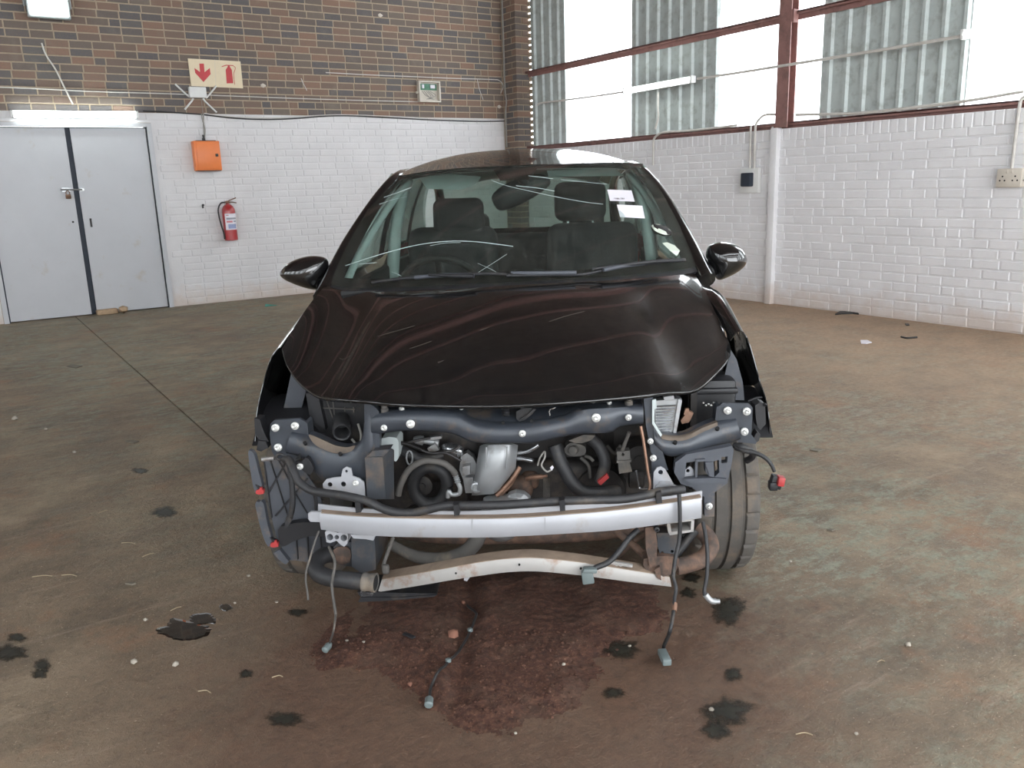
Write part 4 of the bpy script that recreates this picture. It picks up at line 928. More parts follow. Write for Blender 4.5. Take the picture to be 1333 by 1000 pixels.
for i in range(5): obj('terminal', lathe(L(915+3.4*i, 526+(i % 2)*2.4-abs(i-2)*.8, .38), (0, -1, .2), [(.003, 0), (.003, .012), (0, .013)], 6), M['zincbolt'], car)
obj('wire_plug', join(pplate([(886,548),(896,535),(903,538),(897,550),(888,552)], .3, .02), pplate([(892,533),(897,532),(896,540),(890,540)], .3, .015)), M['copper'], car)
# little oil cooler with its fins
oc = obj('oil_cooler', join(pplate([(852,522),(886,519),(887,526),(878,567),(864,569),(853,550)], .24, .035), pplate([(883,520),(888,521),(880,566),(876,566)], .23, .05), pplate([(864,517),(877,515),(878,521),(865,522)], .24, .03)), M['alu_grey'], car, label='small finned aluminium cooler')
for i in range(10):
    y = 528+i*3.8; x1 = 880-i*.95; x0 = 854+max(0, i-5)*1.9
    obj('fin', ptube([(x0, y+1.5, .236), ((x0+x1)/2, y+.8, .234), (x1, y, .236)], .0022, 5, 2), M['chrome'], oc)
obj('heat_shield', pband([(624,583,.33),(632,580,.30),(645,579,.285),(660,579,.285),(668,580,.30),(674,582,.33)], [(614,645,.33),(620,645,.30),(630,644,.285),(645,642,.285),(658,628,.30),(671,612,.33)], .02, .02, 24, 8), M['alu_grey'], car, 50, label='silver pressed heat shield in front of the engine')
for u in (633, 660): obj('shield_rib', ptube([(u, 582, .26), (u, 596, .258), (u-1, 610, .26)], .003, 6, 3), M['alu_grey'], car, 50)
obj('shield_boss', lathe(L(620, 635, .29), (0, -1, .1), [(.018, -.03), (.018, .004), (.012, .006), (.009, .0), (0, .0)], 18), M['alu_grey'], car, 40)
obj('pump_bracket', join(pplate([(600,594),(608,590),(616,596),(620,604),(624,618),(624,642),(606,642),(603,625),(598,612)], .36, .04, [(607,614,2.4)]), pplate([(602,608),(612,606),(612,618),(602,620)], .33, .04), pplate([(606,622),(616,622),(616,640),(606,640)], .33, .04)), M['alu_grey'], car)
a0, a1 = L(580, 583, .36), L(608, 590, .34); obj('solenoid', lathe(a0, a1-a0, [(.012, -.01), (.02, 0), (.022, .006), (.022, .02), (.019, .022), (.019, .026), (.022, .028), (.022, .05), (.016, .055), (.012, .06), (0, .06)], 20), M['chrome'], car, 40)
a0, a1 = L(546, 573, .36), L(575, 577, .36); obj('actuator', lathe(a0, a1-a0, [(.008, -.02), (.014, -.01), (.016, 0), (.016, .012), (.010, .014), (.012, .05), (.014, .052), (.014, .065), (0, .065)], 16), M['alu_grey'], car, 40)
obj('bracket_arm', join(pplate([(558,570),(574,568),(575,571),(560,573)], .33, .02), pplate([(556,584),(566,578),(572,586),(560,590)], .33, .02)), M['alu_grey'], car)
obj('expansion_bottle', pplate([(497,571),(516,570),(519,580),(518,598),(513,600),(513,586),(506,584),(497,588)], .25, .08, sm=2), M['trim_grey'], car, 40)
obj('pulley_hose', tube([L(560+22*math.cos(a*.2618), 632+24*math.sin(a*.2618), .37) for a in range(25)], .021, 12, cap=False), M['rubber'], car, 60)
obj('pulley', lathe(L(550, 632, .40), (0, -1, .1), [(.035, -.02), (.035, .01), (.03, .012), (.012, .014), (.012, .02), (0, .02)], 22), M['dark_engine'], car, 40)
obj('hose', ptube([(518,645,.24),(522,630,.24),(532,612,.235),(548,601.5,.23),(562,600,.23),(577,603,.235),(588,611,.24),(593,618,.245)], .0105, 12), M['rubber_dusty'], car, 60)
obj('crimped_pipe', join(ptube([(592.5,616,.245),(596,628,.25),(599,636,.25),(597,643,.25),(588,644,.25),(584,640,.25),(583,648,.25)], .0075, 12), *[lathe(L(593+i*.9, 619+i*2.6, .246), (.15, -.1, -1), [(.0085, 0), (.0105, .002), (.0085, .004)], 14) for i in range(4)]), M['alu_grey'], car, 50)
obj('hose', ptube([(523,586,.33),(534,592,.32),(550,598,.33),(575,592,.36)], .019, 12), M['rubber'], car, 60)
obj('hose_clamp', tube([L(533+4*math.cos(t*.5236), 596+9*math.sin(t*.5236), .295) for t in range(13)], .003, 6, cap=False), M['alu_grey'], car, 50)
for px in (((520,575,.3),(540,582,.29),(562,590,.29),(590,586,.3),(598,580,.31)), ((506,574,.3),(530,578,.29),(548,585,.28)), ((560,590,.3),(580,590,.29),(600,600,.3)), ((515,580,.3),(540,574,.3),(560,570,.32))): obj('wire_loom', ptube(px, .0045, 8), M['black_cable'], car, 60)
for px, r in ((((677,608,.32),(668,622,.31),(656,636,.3),(646,646,.29)), .008), (((672,618,.33),(664,632,.32),(652,645,.31)), .006)): obj('copper_pipe', ptube(px, r, 10), M['copper'], car, 60)
obj('lambda_sensor', join(ptube([(686,623,.33),(694,621.5,.31),(706,620.5,.3)], .008, 10, 3), ptube([(704,620.5,.3),(712,619.5,.29)], .005, 8, 2)), M['copper'], car, 50)
obj('manifold', join(rbox(L(676, 634, .38), (.09, .06, .08), .025, None, 3), rbox(L(690, 624, .4), (.06, .06, .06), .02, None, 3)), M['rust'], car, 60)
for px in (((674,590,.35),(686,588,.34),(694,584,.33),(701,579,.33)), ((674,597,.34),(684,598,.33),(694,600,.32))): obj('steel_pipe', ptube(px, .0075, 10), M['chrome'], car, 60)
obj('foil_wrap', inflate([L(u, v, .3) for u, v in ((656,650),(662,641),(672,638),(684,640),(691,646),(690,656),(672,660),(658,658))], Vector((0, -.03, .0)), Vector((0, .04, 0)), 3), M['alu_grey'], car)
obj('sensor_lead', ptube([(700,606,.3),(703,596,.29),(709,588,.29),(709,596,.28),(705,606,.27),(712,614,.27),(719,611,.27)], .003, 8), M['grey_cable'], car, 60)
obj('lead_tag', pplate([(716,609),(719,606),(721,609),(718,613)], .265, .003), M['paper'], car)
obj('hose', ptube([(722,580,.32),(727,595,.31),(735,612,.3),(746,630,.29),(762,641,.29),(785,641,.3),(805,640,.32)], .022, 14), M['rubber'], car, 60)
obj('hose', ptube([(770,572,.32),(780,582,.31),(787,598,.3),(786,612,.3),(780,626,.31)], .019, 14), M['rubber'], car, 60)
obj('red_clip', join(pplate([(778,628),(790,617),(793,622),(782,632)], .27, .02)), M['red_plastic'], car)
obj('thermostat', join(pplate([(735,584),(742,577),(752,578),(762,582),(761,592),(748,594),(738,592)], .33, .05, sm=2), lathe(L(747, 586, .32), (-.4, -1, .1), [(.014, -.01), (.014, .01), (.009, .012), (0, .012)], 14), pplate([(740,574),(760,566),(775,567),(770,573),(758,577),(748,577)], .3, .03)), M['rubber_dusty'], car, 40)
for px in (((756,596,.36),(766,606,.35),(768,622,.36)), ((762,594,.34),(768,596,.33),(772,600,.33)), ((790,580,.36),(800,590,.35),(808,580,.34))): obj('hose', ptube(px, .006, 8), M['rubber_dusty'], car, 60)
obj('relay_block', join(pplate([(803,588),(820,587),(821,600),(804,602)], .22, .035, [(811,592,2)]), pplate([(805,601),(819,600),(823,614),(806,617)], .225, .03), pplate([(803,600),(822,599),(822,602),(803,603)], .215, .04)), M['rubber_dusty'], car, 40)
obj('rod', ptube([(819,563,.2),(814,576,.21),(810,588,.225)], .006, 8, 3), M['rubber_dusty'], car, 60)
obj('alternator', join(lathe(L(832, 598, .36), (0, -1, .05), [(.06, -.08), (.06, .0), (.05, .02), (.02, .022), (.02, .03), (0, .03)], 22), rbox(L(828, 622, .34), (.05, .05, .06), .008)), M['dark_engine'], car, 40)
obj('copper_wire', ptube([(834,555,.15),(837,570,.145),(840,590,.14),(843,612,.135),(846,630,.13),(845,640,.125)], .0045, 8), M['copper'], car, 60)
obj('metal_loop', ptube([(828,612,.2),(831,630,.2),(833,636,.2),(844,636,.2)], .003, 6, 3), M['chrome'], car)
obj('gearbox', join(rbox((.33, .56, .32), (.34, .28, .24), .05, None, 3), lathe((.3, .42, .36), (0, -1, 0), [(.09, 0), (.08, .03), (.03, .035), (0, .035)], 24)), M['dark_engine'], car, 50)
obj('post', pplate([(707,622),(716,622),(716,655),(707,655)], .4, .03), M['rubber_dusty'], car)
# catalyst dome and lower hoses
obj('catalyst', lathe(L(652, 672, .27), (0, -.08, -1), [(.055, -.06), (.062, -.03), (.062, .02), (.058, .045), (.046, .066), (.026, .078), (0, .081)], 30), M['alu_grey'], car, 60, label='dented silver catalyst dome below the beam')
obj('lower_hose', ptube([(508,708,.24),(522,716,.22),(540,724,.2),(560,728,.18),(580,728,.17),(600,722,.17),(614,712,.18),(622,700,.2),(626,684,.23)], [.016, .017, .02, .022, .023, .024, .025, .024], 16, 6, ribs=.03), M['rubber_dusty'], car, 60)
obj('dipstick_tube', join(ptube([(512,699,.13),(506,716,.12),(501,730,.11),(499,740,.11)], .006, 8), rbox(L(502, 741, .1), (.022, .02, .03), .006)), M['rubber_dusty'], car, 50)
obj('sump', join(rbox((-.1, .55, .24), (.55, .3, .12), .04, None, 3), rbox((.25, .5, .2), (.3, .1, .06), .02)), M['dark_engine'], car, 50)
obj('subframe', join(tube([(-.55, .5, .22), (-.3, .42, .2), (0, .4, .2), (.3, .42, .2), (.55, .5, .22)], .03, 10, sub=4), tube([(-.58, .62, .25), (-.4, .7, .22)], .03, 10), tube([(.58, .62, .25), (.4, .7, .22)], .03, 10)), M['rust'], car, 60)
obj('crash_can', join(pplate([(457,700),(488,702),(489,742),(470,746),(458,738)], .1, .2), pplate([(434,712),(444,704),(457,706),(458,738),(440,735)], .13, .15)), M['ecoat_dusty'], car)
obj('rust_patch_bracket', pplate([(434,716),(446,712),(456,716),(455,732),(440,734)], .122, .006, sm=2), M['rust'], car)
ep = [(452,726,.17),(436,722,.15),(420,724,.11),(411,734,.06),(414,746,.02),(428,752,.0),(450,755,-.01),(476,757.5,-.015)]
obj('intercooler_pipe', ptube(ep, .0255, 20), M['rubber'], car, 60, label='black rubber elbow pipe')
e1, e0 = L(490, 759, -.02), L(470, 757, -.013)
obj('pipe_collar', lathe(e0, e1-e0, [(.0262, .006), (.0285, .008), (.0285, .016), (.027, .018), (.027, .034), (.0285, .036), (.0285, .046), (.025, .047), (.023, .04), (.022, .01), (0, .01)], 28), M['rubber_dusty'], car, 40, label='dull metal collar on the pipe mouth')
obj('pipe_bore', lathe(e0, e1-e0, [(.0228, .0435), (.0228, .0445), (0, .0445)], 24), M['hole'], car)
# right lower ironwork
obj('radiator_leg', join(pplate([(840,687),(853,686),(856,710),(854,735),(846,738),(841,715)], .06, .03), pplate([(838,728),(866,724),(884,728),(880,744),(858,752),(842,744)], .07, .05, sm=2), pplate([(852,742),(859,738),(861,756),(855,752)], .055, .02)), M['rust'], car)
obj('bracket_plate', pplate([(855,694),(882,694),(886,706),(882,726),(860,726),(856,710)], .09, .05, [(862,720,2), (875,718,2)]), M['ecoat_dusty'], car)
obj('rubber_grommet', lathe(L(855, 689, .05), (0, -1, 0), [(.008, -.02), (.008, .004), (.004, .005), (.003, 0), (0, 0)], 14), M['rubber'], car, 40)
obj('cross_strut', join(ptube([(800,690,.2),(815,702,.18),(832,716,.16),(845,728,.14)], .012, 10), ptube([(842,694,.17),(824,706,.18),(806,724,.2)], .008, 10)), M['rust'], car, 60)
obj('intercooler_pipe', ptube([(908,688,.2),(920,698,.18),(925,712,.15),(916,726,.12),(898,734,.1),(880,738,.09)], .026, 18), M['rust'], car, 60, label='rust-speckled elbow pipe')
obj('hose', ptube([(905,690,.15),(892,706,.14),(880,722,.13),(874,734,.13)], .014, 12), M['rubber'], car, 60)
# ------------------------------------------------------------------ wiring still attached to the car
hn = obj('wiring_harness', ptube([(371,598,.18),(377,600,.16),(382,612,.13),(388,626,.11),(404,638,.09),(424,642,.07),(446,645,.045),(476,652,.03),(506,665,.02),(534,668,.015),(556,664,.01),(580,658.5,.005),(620,658,.0),(660,657,.0),(716,653,.005),(770,651,.015),(810,650,.03),(840,645,.04),(862,640,.06),(890,637,.09)], .0125, 12, 6, ribs=.035), M['rubber'], car, 60, label='thick black harness lying along the bumper beam')
for u, v, d in ((466,660,.045),(594,664,-.005),(732,658,.0),(858,648,.05)): obj('harness_clip', pplate([(u-4,v-6),(u+3,v-7),(u+4,v+7),(u-3,v+8)], d-.022, .03), M['plastic'], hn)
obj('wiring_branch', join(ptube([(374,598,.17),(378,612,.165),(380,630,.16),(381,652,.16),(379,668,.165),(374,680,.17)], .009, 10, ribs=.04), pplate([(371,680),(376,674),(380,676),(375,686),(370,690)], .155, .015)), M['rubber'], car, 60)
obj('wiring_branch', ptube([(408,638,.1),(411,650,.11),(412,664,.12),(418,680,.12)], .006, 8), M['rubber'], car, 60)
w1 = obj('hanging_wire', ptube([(415,692,.05),(411,702,.03),(405,722,.0),(399,742,-.02),(398,756,-.03),(400,770,-.035),(401,781,-.04)], .0032, 8), M['rubber_dusty'], car, 60)
pe = LF(428, 842, .022); w2 = obj('hanging_wire', join(tube([L(428, 712, .03), L(436, 732, -.03), L(433, 752, -.045), L(432, 765, -.05), L(437, 800, -.12)], .0042, 8, sub=6), tube([L(437, 800, -.12), L(434, 822, -.17), pe + Vector((0, .01, .006)), pe], .0032, 8, sub=6)), M['rubber_dusty'], car, 60)
obj('plug', lathe(pe + Vector((0, 0, .004)), (-.2, -.6, -.1), [(.006, -.01), (.011, 0), (.011, .022), (.006, .026), (0, .026)], 12), M['teal_plug'], w2, 40)
w4 = obj('hanging_wire', ptube([(830,690,.05),(818,702,.02),(806,718,.0),(792,732,-.02),(776,739,-.03),(770,744,-.035)], .0085, 10), M['rubber'], car, 60)
obj('plug', join(rbox(L(765, 751, -.04), (.034, .02, .04), .004, Matrix.Rotation(-.12, 3, 'Y')), rbox(L(768, 742, -.04), (.04, .026, .014), .004)), M['teal_plug'], w4, 40)
pe = LF(865, 858, .016); q5 = L(877, 794, -.1)
w5 = obj('hanging_wire', join(ptube([(884,643,.03),(885,670,.02),(884.5,700,.02),(879,728,.0),(876,750,-.03)], .006, 8), tube([L(876, 750, -.03), L(880, 766, -.05), L(878, 780, -.07), q5, L(872, 822, -.16), pe + Vector((.005, .05, .012)), pe + Vector((0, .02, .004))], .0055, 8, sub=6)), M['rubber'], car, 60)
obj('plug', rbox(pe + Vector((0, 0, .006)), (.026, .065, .02), .004, Matrix.Rotation(.12, 3, 'Z')), M['teal_plug'], w5, 40)
obj('tape_band', tube([L(878.5, 786, -.08), L(877.4, 796, -.105)], .0075, 8), M['copper'], w5, 40)
w6 = obj('hanging_wire', ptube([(915,680,.08),(919,700,.05),(921,725,.03),(920,752,.01),(917,768,.0),(918,776,-.01)], .006, 8), M['rubber'], car, 60)
obj('plug', join(tube([L(918, 774, -.01), L(925, 782, -.012), L(932, 783, -.012)], .009, 10, sub=3), tube([L(931, 783, -.012), L(937, 783, -.012)], .007, 10)), M['alu_grey'], w6, 40)
w7 = obj('hanging_wire', ptube([(958,583,.22),(970,587,.2),(984,590,.19),(996,596,.18),(1004,605,.175),(1008,614,.175)], [.009, .007, .0055], 8), M['rubber'], car, 60)
pg = obj('plug', join(rbox(L(1010, 627, .175), (.034, .03, .04), .004, Matrix.Rotation(.25, 3, 'Y')), rbox(L(1006, 632, .17), (.024, .03, .026), .003)), M['plastic'], w7, 40)
obj('red_lock', rbox(L(1016, 626, .16), (.02, .03, .028), .003, Matrix.Rotation(.15, 3, 'Y')), M['red_plastic'], w7, 40)
obj('hose', ptube([(956,580,.23),(966,582,.21),(976,586,.21),(980,594,.22),(972,600,.24)], .01, 10), M['rubber'], car, 60)
# ================================================================== things on the back wall
M['sign_cream'] = simple('cream_sign_board', srgb(222, 206, 176), .55, 0, .03, 12)
M['sign_red'] = simple('sign_red_print', srgb(190, 62, 66), .55, 0, .06, 20)
M['orange'] = simple('orange_enamel', srgb(232, 128, 66), .4, 0, .05, 8)
M['ext_red'] = simple('extinguisher_red', srgb(170, 52, 54), .3, 0, .06, 8, coat=.3)
M['pcb'] = simple('green_circuit_board', srgb(74, 122, 98), .5, 0, .2, 60)
M['ivory'] = simple('aged_ivory_plastic', srgb(206, 198, 186), .5, 0, .06, 15)
M['print_blue'] = simple('blue_print', srgb(150, 160, 196), .6)
M['print_grey'] = simple('pale_grey_print', srgb(150, 152, 160), .6)
M['print_red'] = simple('pale_red_print', srgb(206, 130, 136), .6)
def bplate(px, off, th, hole=()):
    q = [(on_back(u, v, off+th).x, on_back(u, v, off+th).z) for u, v in px]
    return plate2([q], lambda a, b, t: Vector((a, YB-off-th+t, b)), th)
def btube(px, off, r, seg=8, sub=5): return tube([on_back(u, v, off) for u, v in px], r, seg, sub=sub)
def rtube(px, off, r, seg=8, sub=5): return tube([on_right(u, v, off) for u, v in px], r, seg, sub=sub)
sg_ = obj('fire_sign', bplate([(244.5,76),(313,80),(316.5,115),(249,112)], .012, .01), M['sign_cream']); tag(sg_, 'cream fire sign with red down arrow and extinguisher symbol', 'sign')
def sp(x, y): return (235+x/12.5, 70+y/12.5)
obj('arrow_symbol', bplate([sp(305,160),sp(380,160),sp(392,300),sp(475,232),sp(490,330),sp(375,460),sp(240,312),sp(226,232),sp(318,298)], .022, .0015), M['sign_red'], sg_)
obj('extinguisher_symbol', join(bplate([sp(735,260),sp(765,215),sp(805,215),sp(835,262),sp(858,480),sp(752,482)], .022, .0015), bplate([sp(770,190),sp(800,190),sp(804,218),sp(766,218)], .022, .0015), bplate([sp(668,205),sp(740,180),sp(860,186),sp(858,198),sp(745,194),sp(672,216)], .022, .0015)), M['sign_red'], sg_)
obj('hose_symbol', tube([on_back(*sp(*p), .0335) for p in ((855,192),(892,225),(884,270),(868,320),(872,400),(884,500))], .003, 6, sub=4), M['sign_red'], sg_)
obj('panel_joint', bplate([sp(556,96),sp(560,96),sp(576,528),sp(571,528)], .022, .001), M['ivory'], sg_)
wbx = obj('wall_box', rbox((lambda p: p)(on_back(257, 120.5, .05)), (.20, .07, .125), .008), M['white_plastic'], None, 30); tag(wbx, 'white box with four splayed arms under the fire sign', 'wall box')
for px in (((246,126),(237,118),(228,109.5)), ((268,128),(275,120),(281.5,112)), ((251.5,128),(250,131),(240.5,142.5)), ((265,128),(266,131),(282,146.5))):
    obj('arm', btube(px, .04, .011, 8, 3), M['white_plastic'], wbx, 50)
# orange electrical box
c = on_back(269, 203, .07); ob = obj('electrical_box', rbox((c.x, c.y, c.z), (.31, .12, .35), .006), M['orange'], None, 30); tag(ob, 'orange electrical box mounted on the white wall', 'electrical box')
obj('box_door', rbox((c.x+.01, c.y-.065, c.z+.004), (.275, .012, .325), .004), M['orange'], ob, 30)
obj('box_lock', rbox((c.x+.105, c.y-.075, c.z+.005), (.034, .012, .034), .004), M['black_cable'], ob, 30)
obj('box_edge', join(box((c.x, c.y-.01, c.z+.178), (.23, .1, .008)), box((c.x, c.y-.01, c.z-.178), (.29, .1, .008))), M['dark_gap'], ob)
obj('cable_gland', lathe((c.x-.01, c.y+.01, c.z+.18), (0, 0, 1), [(.02, 0), (.02, .03), (.012, .035), (.012, .07), (0, .07)], 14), M['black_cable'], ob, 40)
o = obj('cable_drop', join(btube([(266,181),(265.5,170),(265,160),(264.5,148)], .03, .008), btube([(262,148),(264,158),(267,168),(266.5,180)], .035, .006), btube([(264,148),(263,138),(262,129)], .02, .003)), M['grey_cable'], None, 50); tag(o, 'bundle of grey cables rising from the orange box', 'cable')
o = obj('wall_hook', join(lathe(on_back(264, 267, 0), (0, -1, 0), [(.014, 0), (.014, .02), (.008, .022), (.008, .05), (0, .05)], 10), box(on_back(264, 269, .03), (.014, .03, .04))), M['black_cable'], None, 40); tag(o, 'small black hook left of the fire extinguisher', 'hook')
# fire extinguisher
b = on_back(301.5, 313, .1); t = on_back(300, 262, .095); ht = .50
ex = empty('fire_extinguisher', b); tag(ex, 'red fire extinguisher with white label hung on the wall', 'fire extinguisher')
obj('cylinder', lathe((0,0,0), (0,0,1), [(.07, 0), (.08, .006), (.08, .36), (.076, .39), (.062, .42), (.04, .44), (.024, .447), (.022, .46), (0, .46)], 32), M['ext_red'], ex, 50)
def wrap(a0, a1, z0, z1, r, n=10): return grid([[Vector((r*math.sin(a0+(a1-a0)*i/n), -r*math.cos(a0+(a1-a0)*i/n), z)) for i in range(n+1)] for z in (z0, z1)], thick=.0008)
lab = obj('label_sheet', wrap(-.95, 1.2, .135, .335, .0808), M['paper'], ex, 50)
for a0, a1, z0, z1, m in ((-.7, 1.0, .262, .285, 'print_grey'), (-.7, .2, .225, .247, 'print_red'), (.35, .9, .23, .247, 'print_grey'), (-.5, .8, .15, .205, 'print_blue'), (-.7, -.3, .31, .32, 'print_red')): obj('printed_line', wrap(a0, a1, z0, z1, .0818, 6), M[m], lab)
obj('valve', join(lathe((0,0,.45), (0,0,1), [(.018, 0), (.02, .02), (.016, .04), (0, .045)], 14), tube([(-.03, -.01, .475), (.02, -.01, .475)], .013, 10)), M['copper'], ex, 40)
obj('carry_handle', join(tube([(.01, -.01, .49), (.05, -.015, .505), (.105, -.02, .525)], .007, 8, sub=3), tube([(.01, -.01, .475), (.06, -.015, .472), (.105, -.02, .462)], .007, 8, sub=3)), M['rust_stain'], ex, 50)
obj('hose', tube([(-.03, -.01, .475), (-.085, -.015, .465), (-.125, -.02, .40), (-.128, -.02, .31), (-.112, -.02, .2), (-.092, -.02, .1), (-.088, -.02, .02)], .0095, 10, sub=6), M['black_cable'], ex, 60)
obj('wall_bracket', box((0, .04, .3), (.06, .08, .03)), M['rust_stain'], ex)
# open junction box with its circuit board
a, d = on_back(545, 106, .05), on_back(572.5, 132.5, .05); c = (a+d)/2; w, hh = d.x-a.x, a.z-d.z
jb = obj('junction_box', join(box(c + Vector((0, .045, 0)), (w, .006, hh)), box(c + Vector((-w/2, .01, 0)), (.018, .07, hh)), box(c + Vector((w/2, .01, 0)), (.018, .07, hh)), box(c + Vector((0, .01, hh/2)), (w+.018, .07, .018)), box(c + Vector((0, .01, -hh/2)), (w+.018, .07, .018))), M['ivory']); tag(jb, 'open ivory junction box with green circuit board on the bare brick', 'junction box')
obj('circuit_board', box(c + Vector((.0, .03, .065)), (w-.05, .01, .085)), M['pcb'], jb)
obj('relay', box(c + Vector((.06, .015, .07)), (.07, .03, .045)), M['paper'], jb); obj('terminal_block', box(c + Vector((-.09, .018, .07)), (.03, .025, .05)), M['paper'], jb)
obj('loose_wires', join(*[tube([c + Vector((-.1+i*.03, .02, .01)), c + Vector((-.06+i*.04, .0, -.05-.01*(i % 2))), c + Vector((.08-i*.03, .015, -.1))], .004, 6, sub=4) for i in range(5)]), M['grey_cable'], jb, 60)
obj('cable_stub', tube([c + Vector((-w/2, .02, -.0)), c + Vector((-w/2-.04, .02, -.02))], .016, 10), M['ivory'], jb, 40)
def cable(name, g, mat, label): o = obj(name, g, M[mat], None, 60); tag(o, label, 'cable'); return o
cable('wall_cable', btube([(186,144.5),(220,146),(262,149),(300,153.5),(340,155.5),(380,154.5),(440,150.5),(500,153),(560,156),(620,158),(668,157.5)], .014, .008), 'black_cable', 'black cable clipped along the top of the white paint')
cable('wall_cable', btube([(266,147.5),(290,151),(320,153),(360,153.5),(400,151),(450,149.5),(520,152),(600,155.5),(668,155)], .014, .006), 'conduit', 'thin white cable running just above the black one')
cable('wall_cable', btube([(0,113.5),(60,116),(120,119),(200,121.5),(300,125),(380,128),(460,130.5),(545,132.5)], .012, .006), 'conduit', 'long white cable crossing the bare brick to the junction box')
cable('wall_cable', btube([(424,94.5),(480,97.5),(530,99.5),(590,102),(640,103.5),(650,105),(655,112),(652,121)], .012, .006), 'conduit', 'white cable above the junction box with a frayed end')
cable('wall_cable', btube([(54,56),(60,72),(72,90),(84,114),(95,136)], .014, .009), 'conduit', 'slanting white cable between the floodlight and the door lamp')
cable('wall_cable', btube([(392,102),(395,109),(399.5,118)], .012, .005), 'conduit', 'short loose wire on the brick right of the fire sign')
cable('wall_cable', btube([(621,102),(624,116),(629,130)], .012, .004), 'conduit', 'thin wire hanging right of the junction box')
cable('pilaster_cable', tube([Vector((PX0-.012, PY0+.3, z)) for z in (1.9, 2.4)] + [Vector((PX0-.02, PY0+.26, 2.55)), Vector((PX0-.012, PY0+.3, 2.75)), Vector((PX0-.012, PY0+.3, 3.4)), Vector((PX0-.012, PY0+.3, 4.6))], .012, 8, sub=5), 'grey_cable', 'grey cable running up beside the brick pilaster')
for i, (u, v, s, lb_) in enumerate(((495, 20, .03, 'pale plaster dab high on the brick left of the pilaster'), (342.5, 111.5, .03, 'pale plaster dab just right of the fire sign'), (650, 139, .03, 'pinkish plaster dab low beside the pilaster'))):
    p = on_back(u, v, .006); o = obj('plaster_dab', inflate([p + Vector((s*1.3*math.cos(k*.785)*(1+.3*math.sin(k*2.7)), 0, s*.7*math.sin(k*.785)*(1+.3*math.cos(k*3.1)))) for k in range(8)], Vector((0, -.012, 0)), Vector((0, .006, 0)), 3), M['ivory'], None, 60); tag(o, lb_, 'plaster dab')

# ================================================================== things on the right wall
cable('conduit_run', rtube([(699,137),(705,134),(738,130),(780,124.5),(814,119.5)], .05, .012), 'conduit', 'thin conduit from the pilaster to the fluorescent batten')
cable('conduit_run', rtube([(908,102.5),(960,95),(1010,87),(1060,79),(1150,64.5),(1252,47)], .085, .014), 'conduit', 'white conduit joining the two fluorescent battens past the column')
cable('conduit_drop', rtube([(850,215),(850.5,195),(851,182),(856,176),(866,172),(900,170),(960,163)], .03, .013), 'conduit', 'white conduit bent over the wall top behind the car roof')
cable('conduit_drop', rtube([(857,120),(856.5,140),(857,152),(853,168)], .05, .012), 'conduit', 'white conduit dropping from the middle of the fluorescent batten')
cable('conduit_drop', rtube([(976,221),(976.5,200),(977,180),(977.5,164)], .03, .012), 'conduit', 'left of two upright conduits above the black switch')
cable('conduit_drop', rtube([(982,221),(982.5,196),(983,172),(985,160),(995,150),(1012,149)], .03, .013), 'conduit', 'right of two upright conduits, curving over the wall top')
cable('conduit_run', rtube([(1036,149.5),(1080,148.5),(1120,147),(1180,141),(1260,131),(1320,121),(1333,119)], .09, .013), 'conduit', 'grey-white conduit lying along the rail right of the column')
cable('conduit_drop', rtube([(1317,220),(1320,195),(1323,170),(1327,140),(1330,129),(1340,122)], .035, .014), 'conduit', 'white conduit running down to the double socket')
cable('conduit_drop', rtube([(1004.5,207),(1005,190),(1005.5,165)], .03, .009), 'conduit', 'thin conduit tight beside the white post')
c = on_right(977, 235, .03); o = obj('switch_plate', rbox(c + Vector((0, 0, 0)), (.06, .26, .26), .008), M['white_plastic'], None, 30); tag(o, 'white wall plate carrying a black switch', 'switch')
c2 = on_right(972.5, 234, .085); obj('switch_body', rbox(c2, (.07, .13, .145), .012), M['dark_gap'], o, 40)
c = on_right(1001, 213, .02); o = obj('cover_plate', rbox(c, (.04, .09, .2), .006), M['white_right'], None, 30); tag(o, 'painted cover plate beside the white post', 'cover plate')
c = on_right(1315.5, 231.5, .03); so = obj('double_socket', rbox(c, (.06, .2, .15), .008), M['ivory'], None, 30); tag(so, 'ivory double socket on the right-hand brick wall', 'socket')
for dy in (-.05, .05):
    for a in range(3): obj('pin_hole', lathe(c + Vector((-.03, dy+.022*math.cos(a*2.094+1.57), -.01+.022*math.sin(a*2.094+1.57))), (-1, 0, 0), [(.007, -.004), (.007, .001), (0, .001)], 8), M['hole'], so)
    obj('rocker', rbox(c + Vector((-.032, dy*.4, .05)), (.006, .018, .026), .002), M['ivory'], so, 30)
cable('socket_lead', rtube([(1327,234),(1331,234.5),(1336,235)], .03, .007), 'grey_cable', 'short lead leaving the double socket to the right')

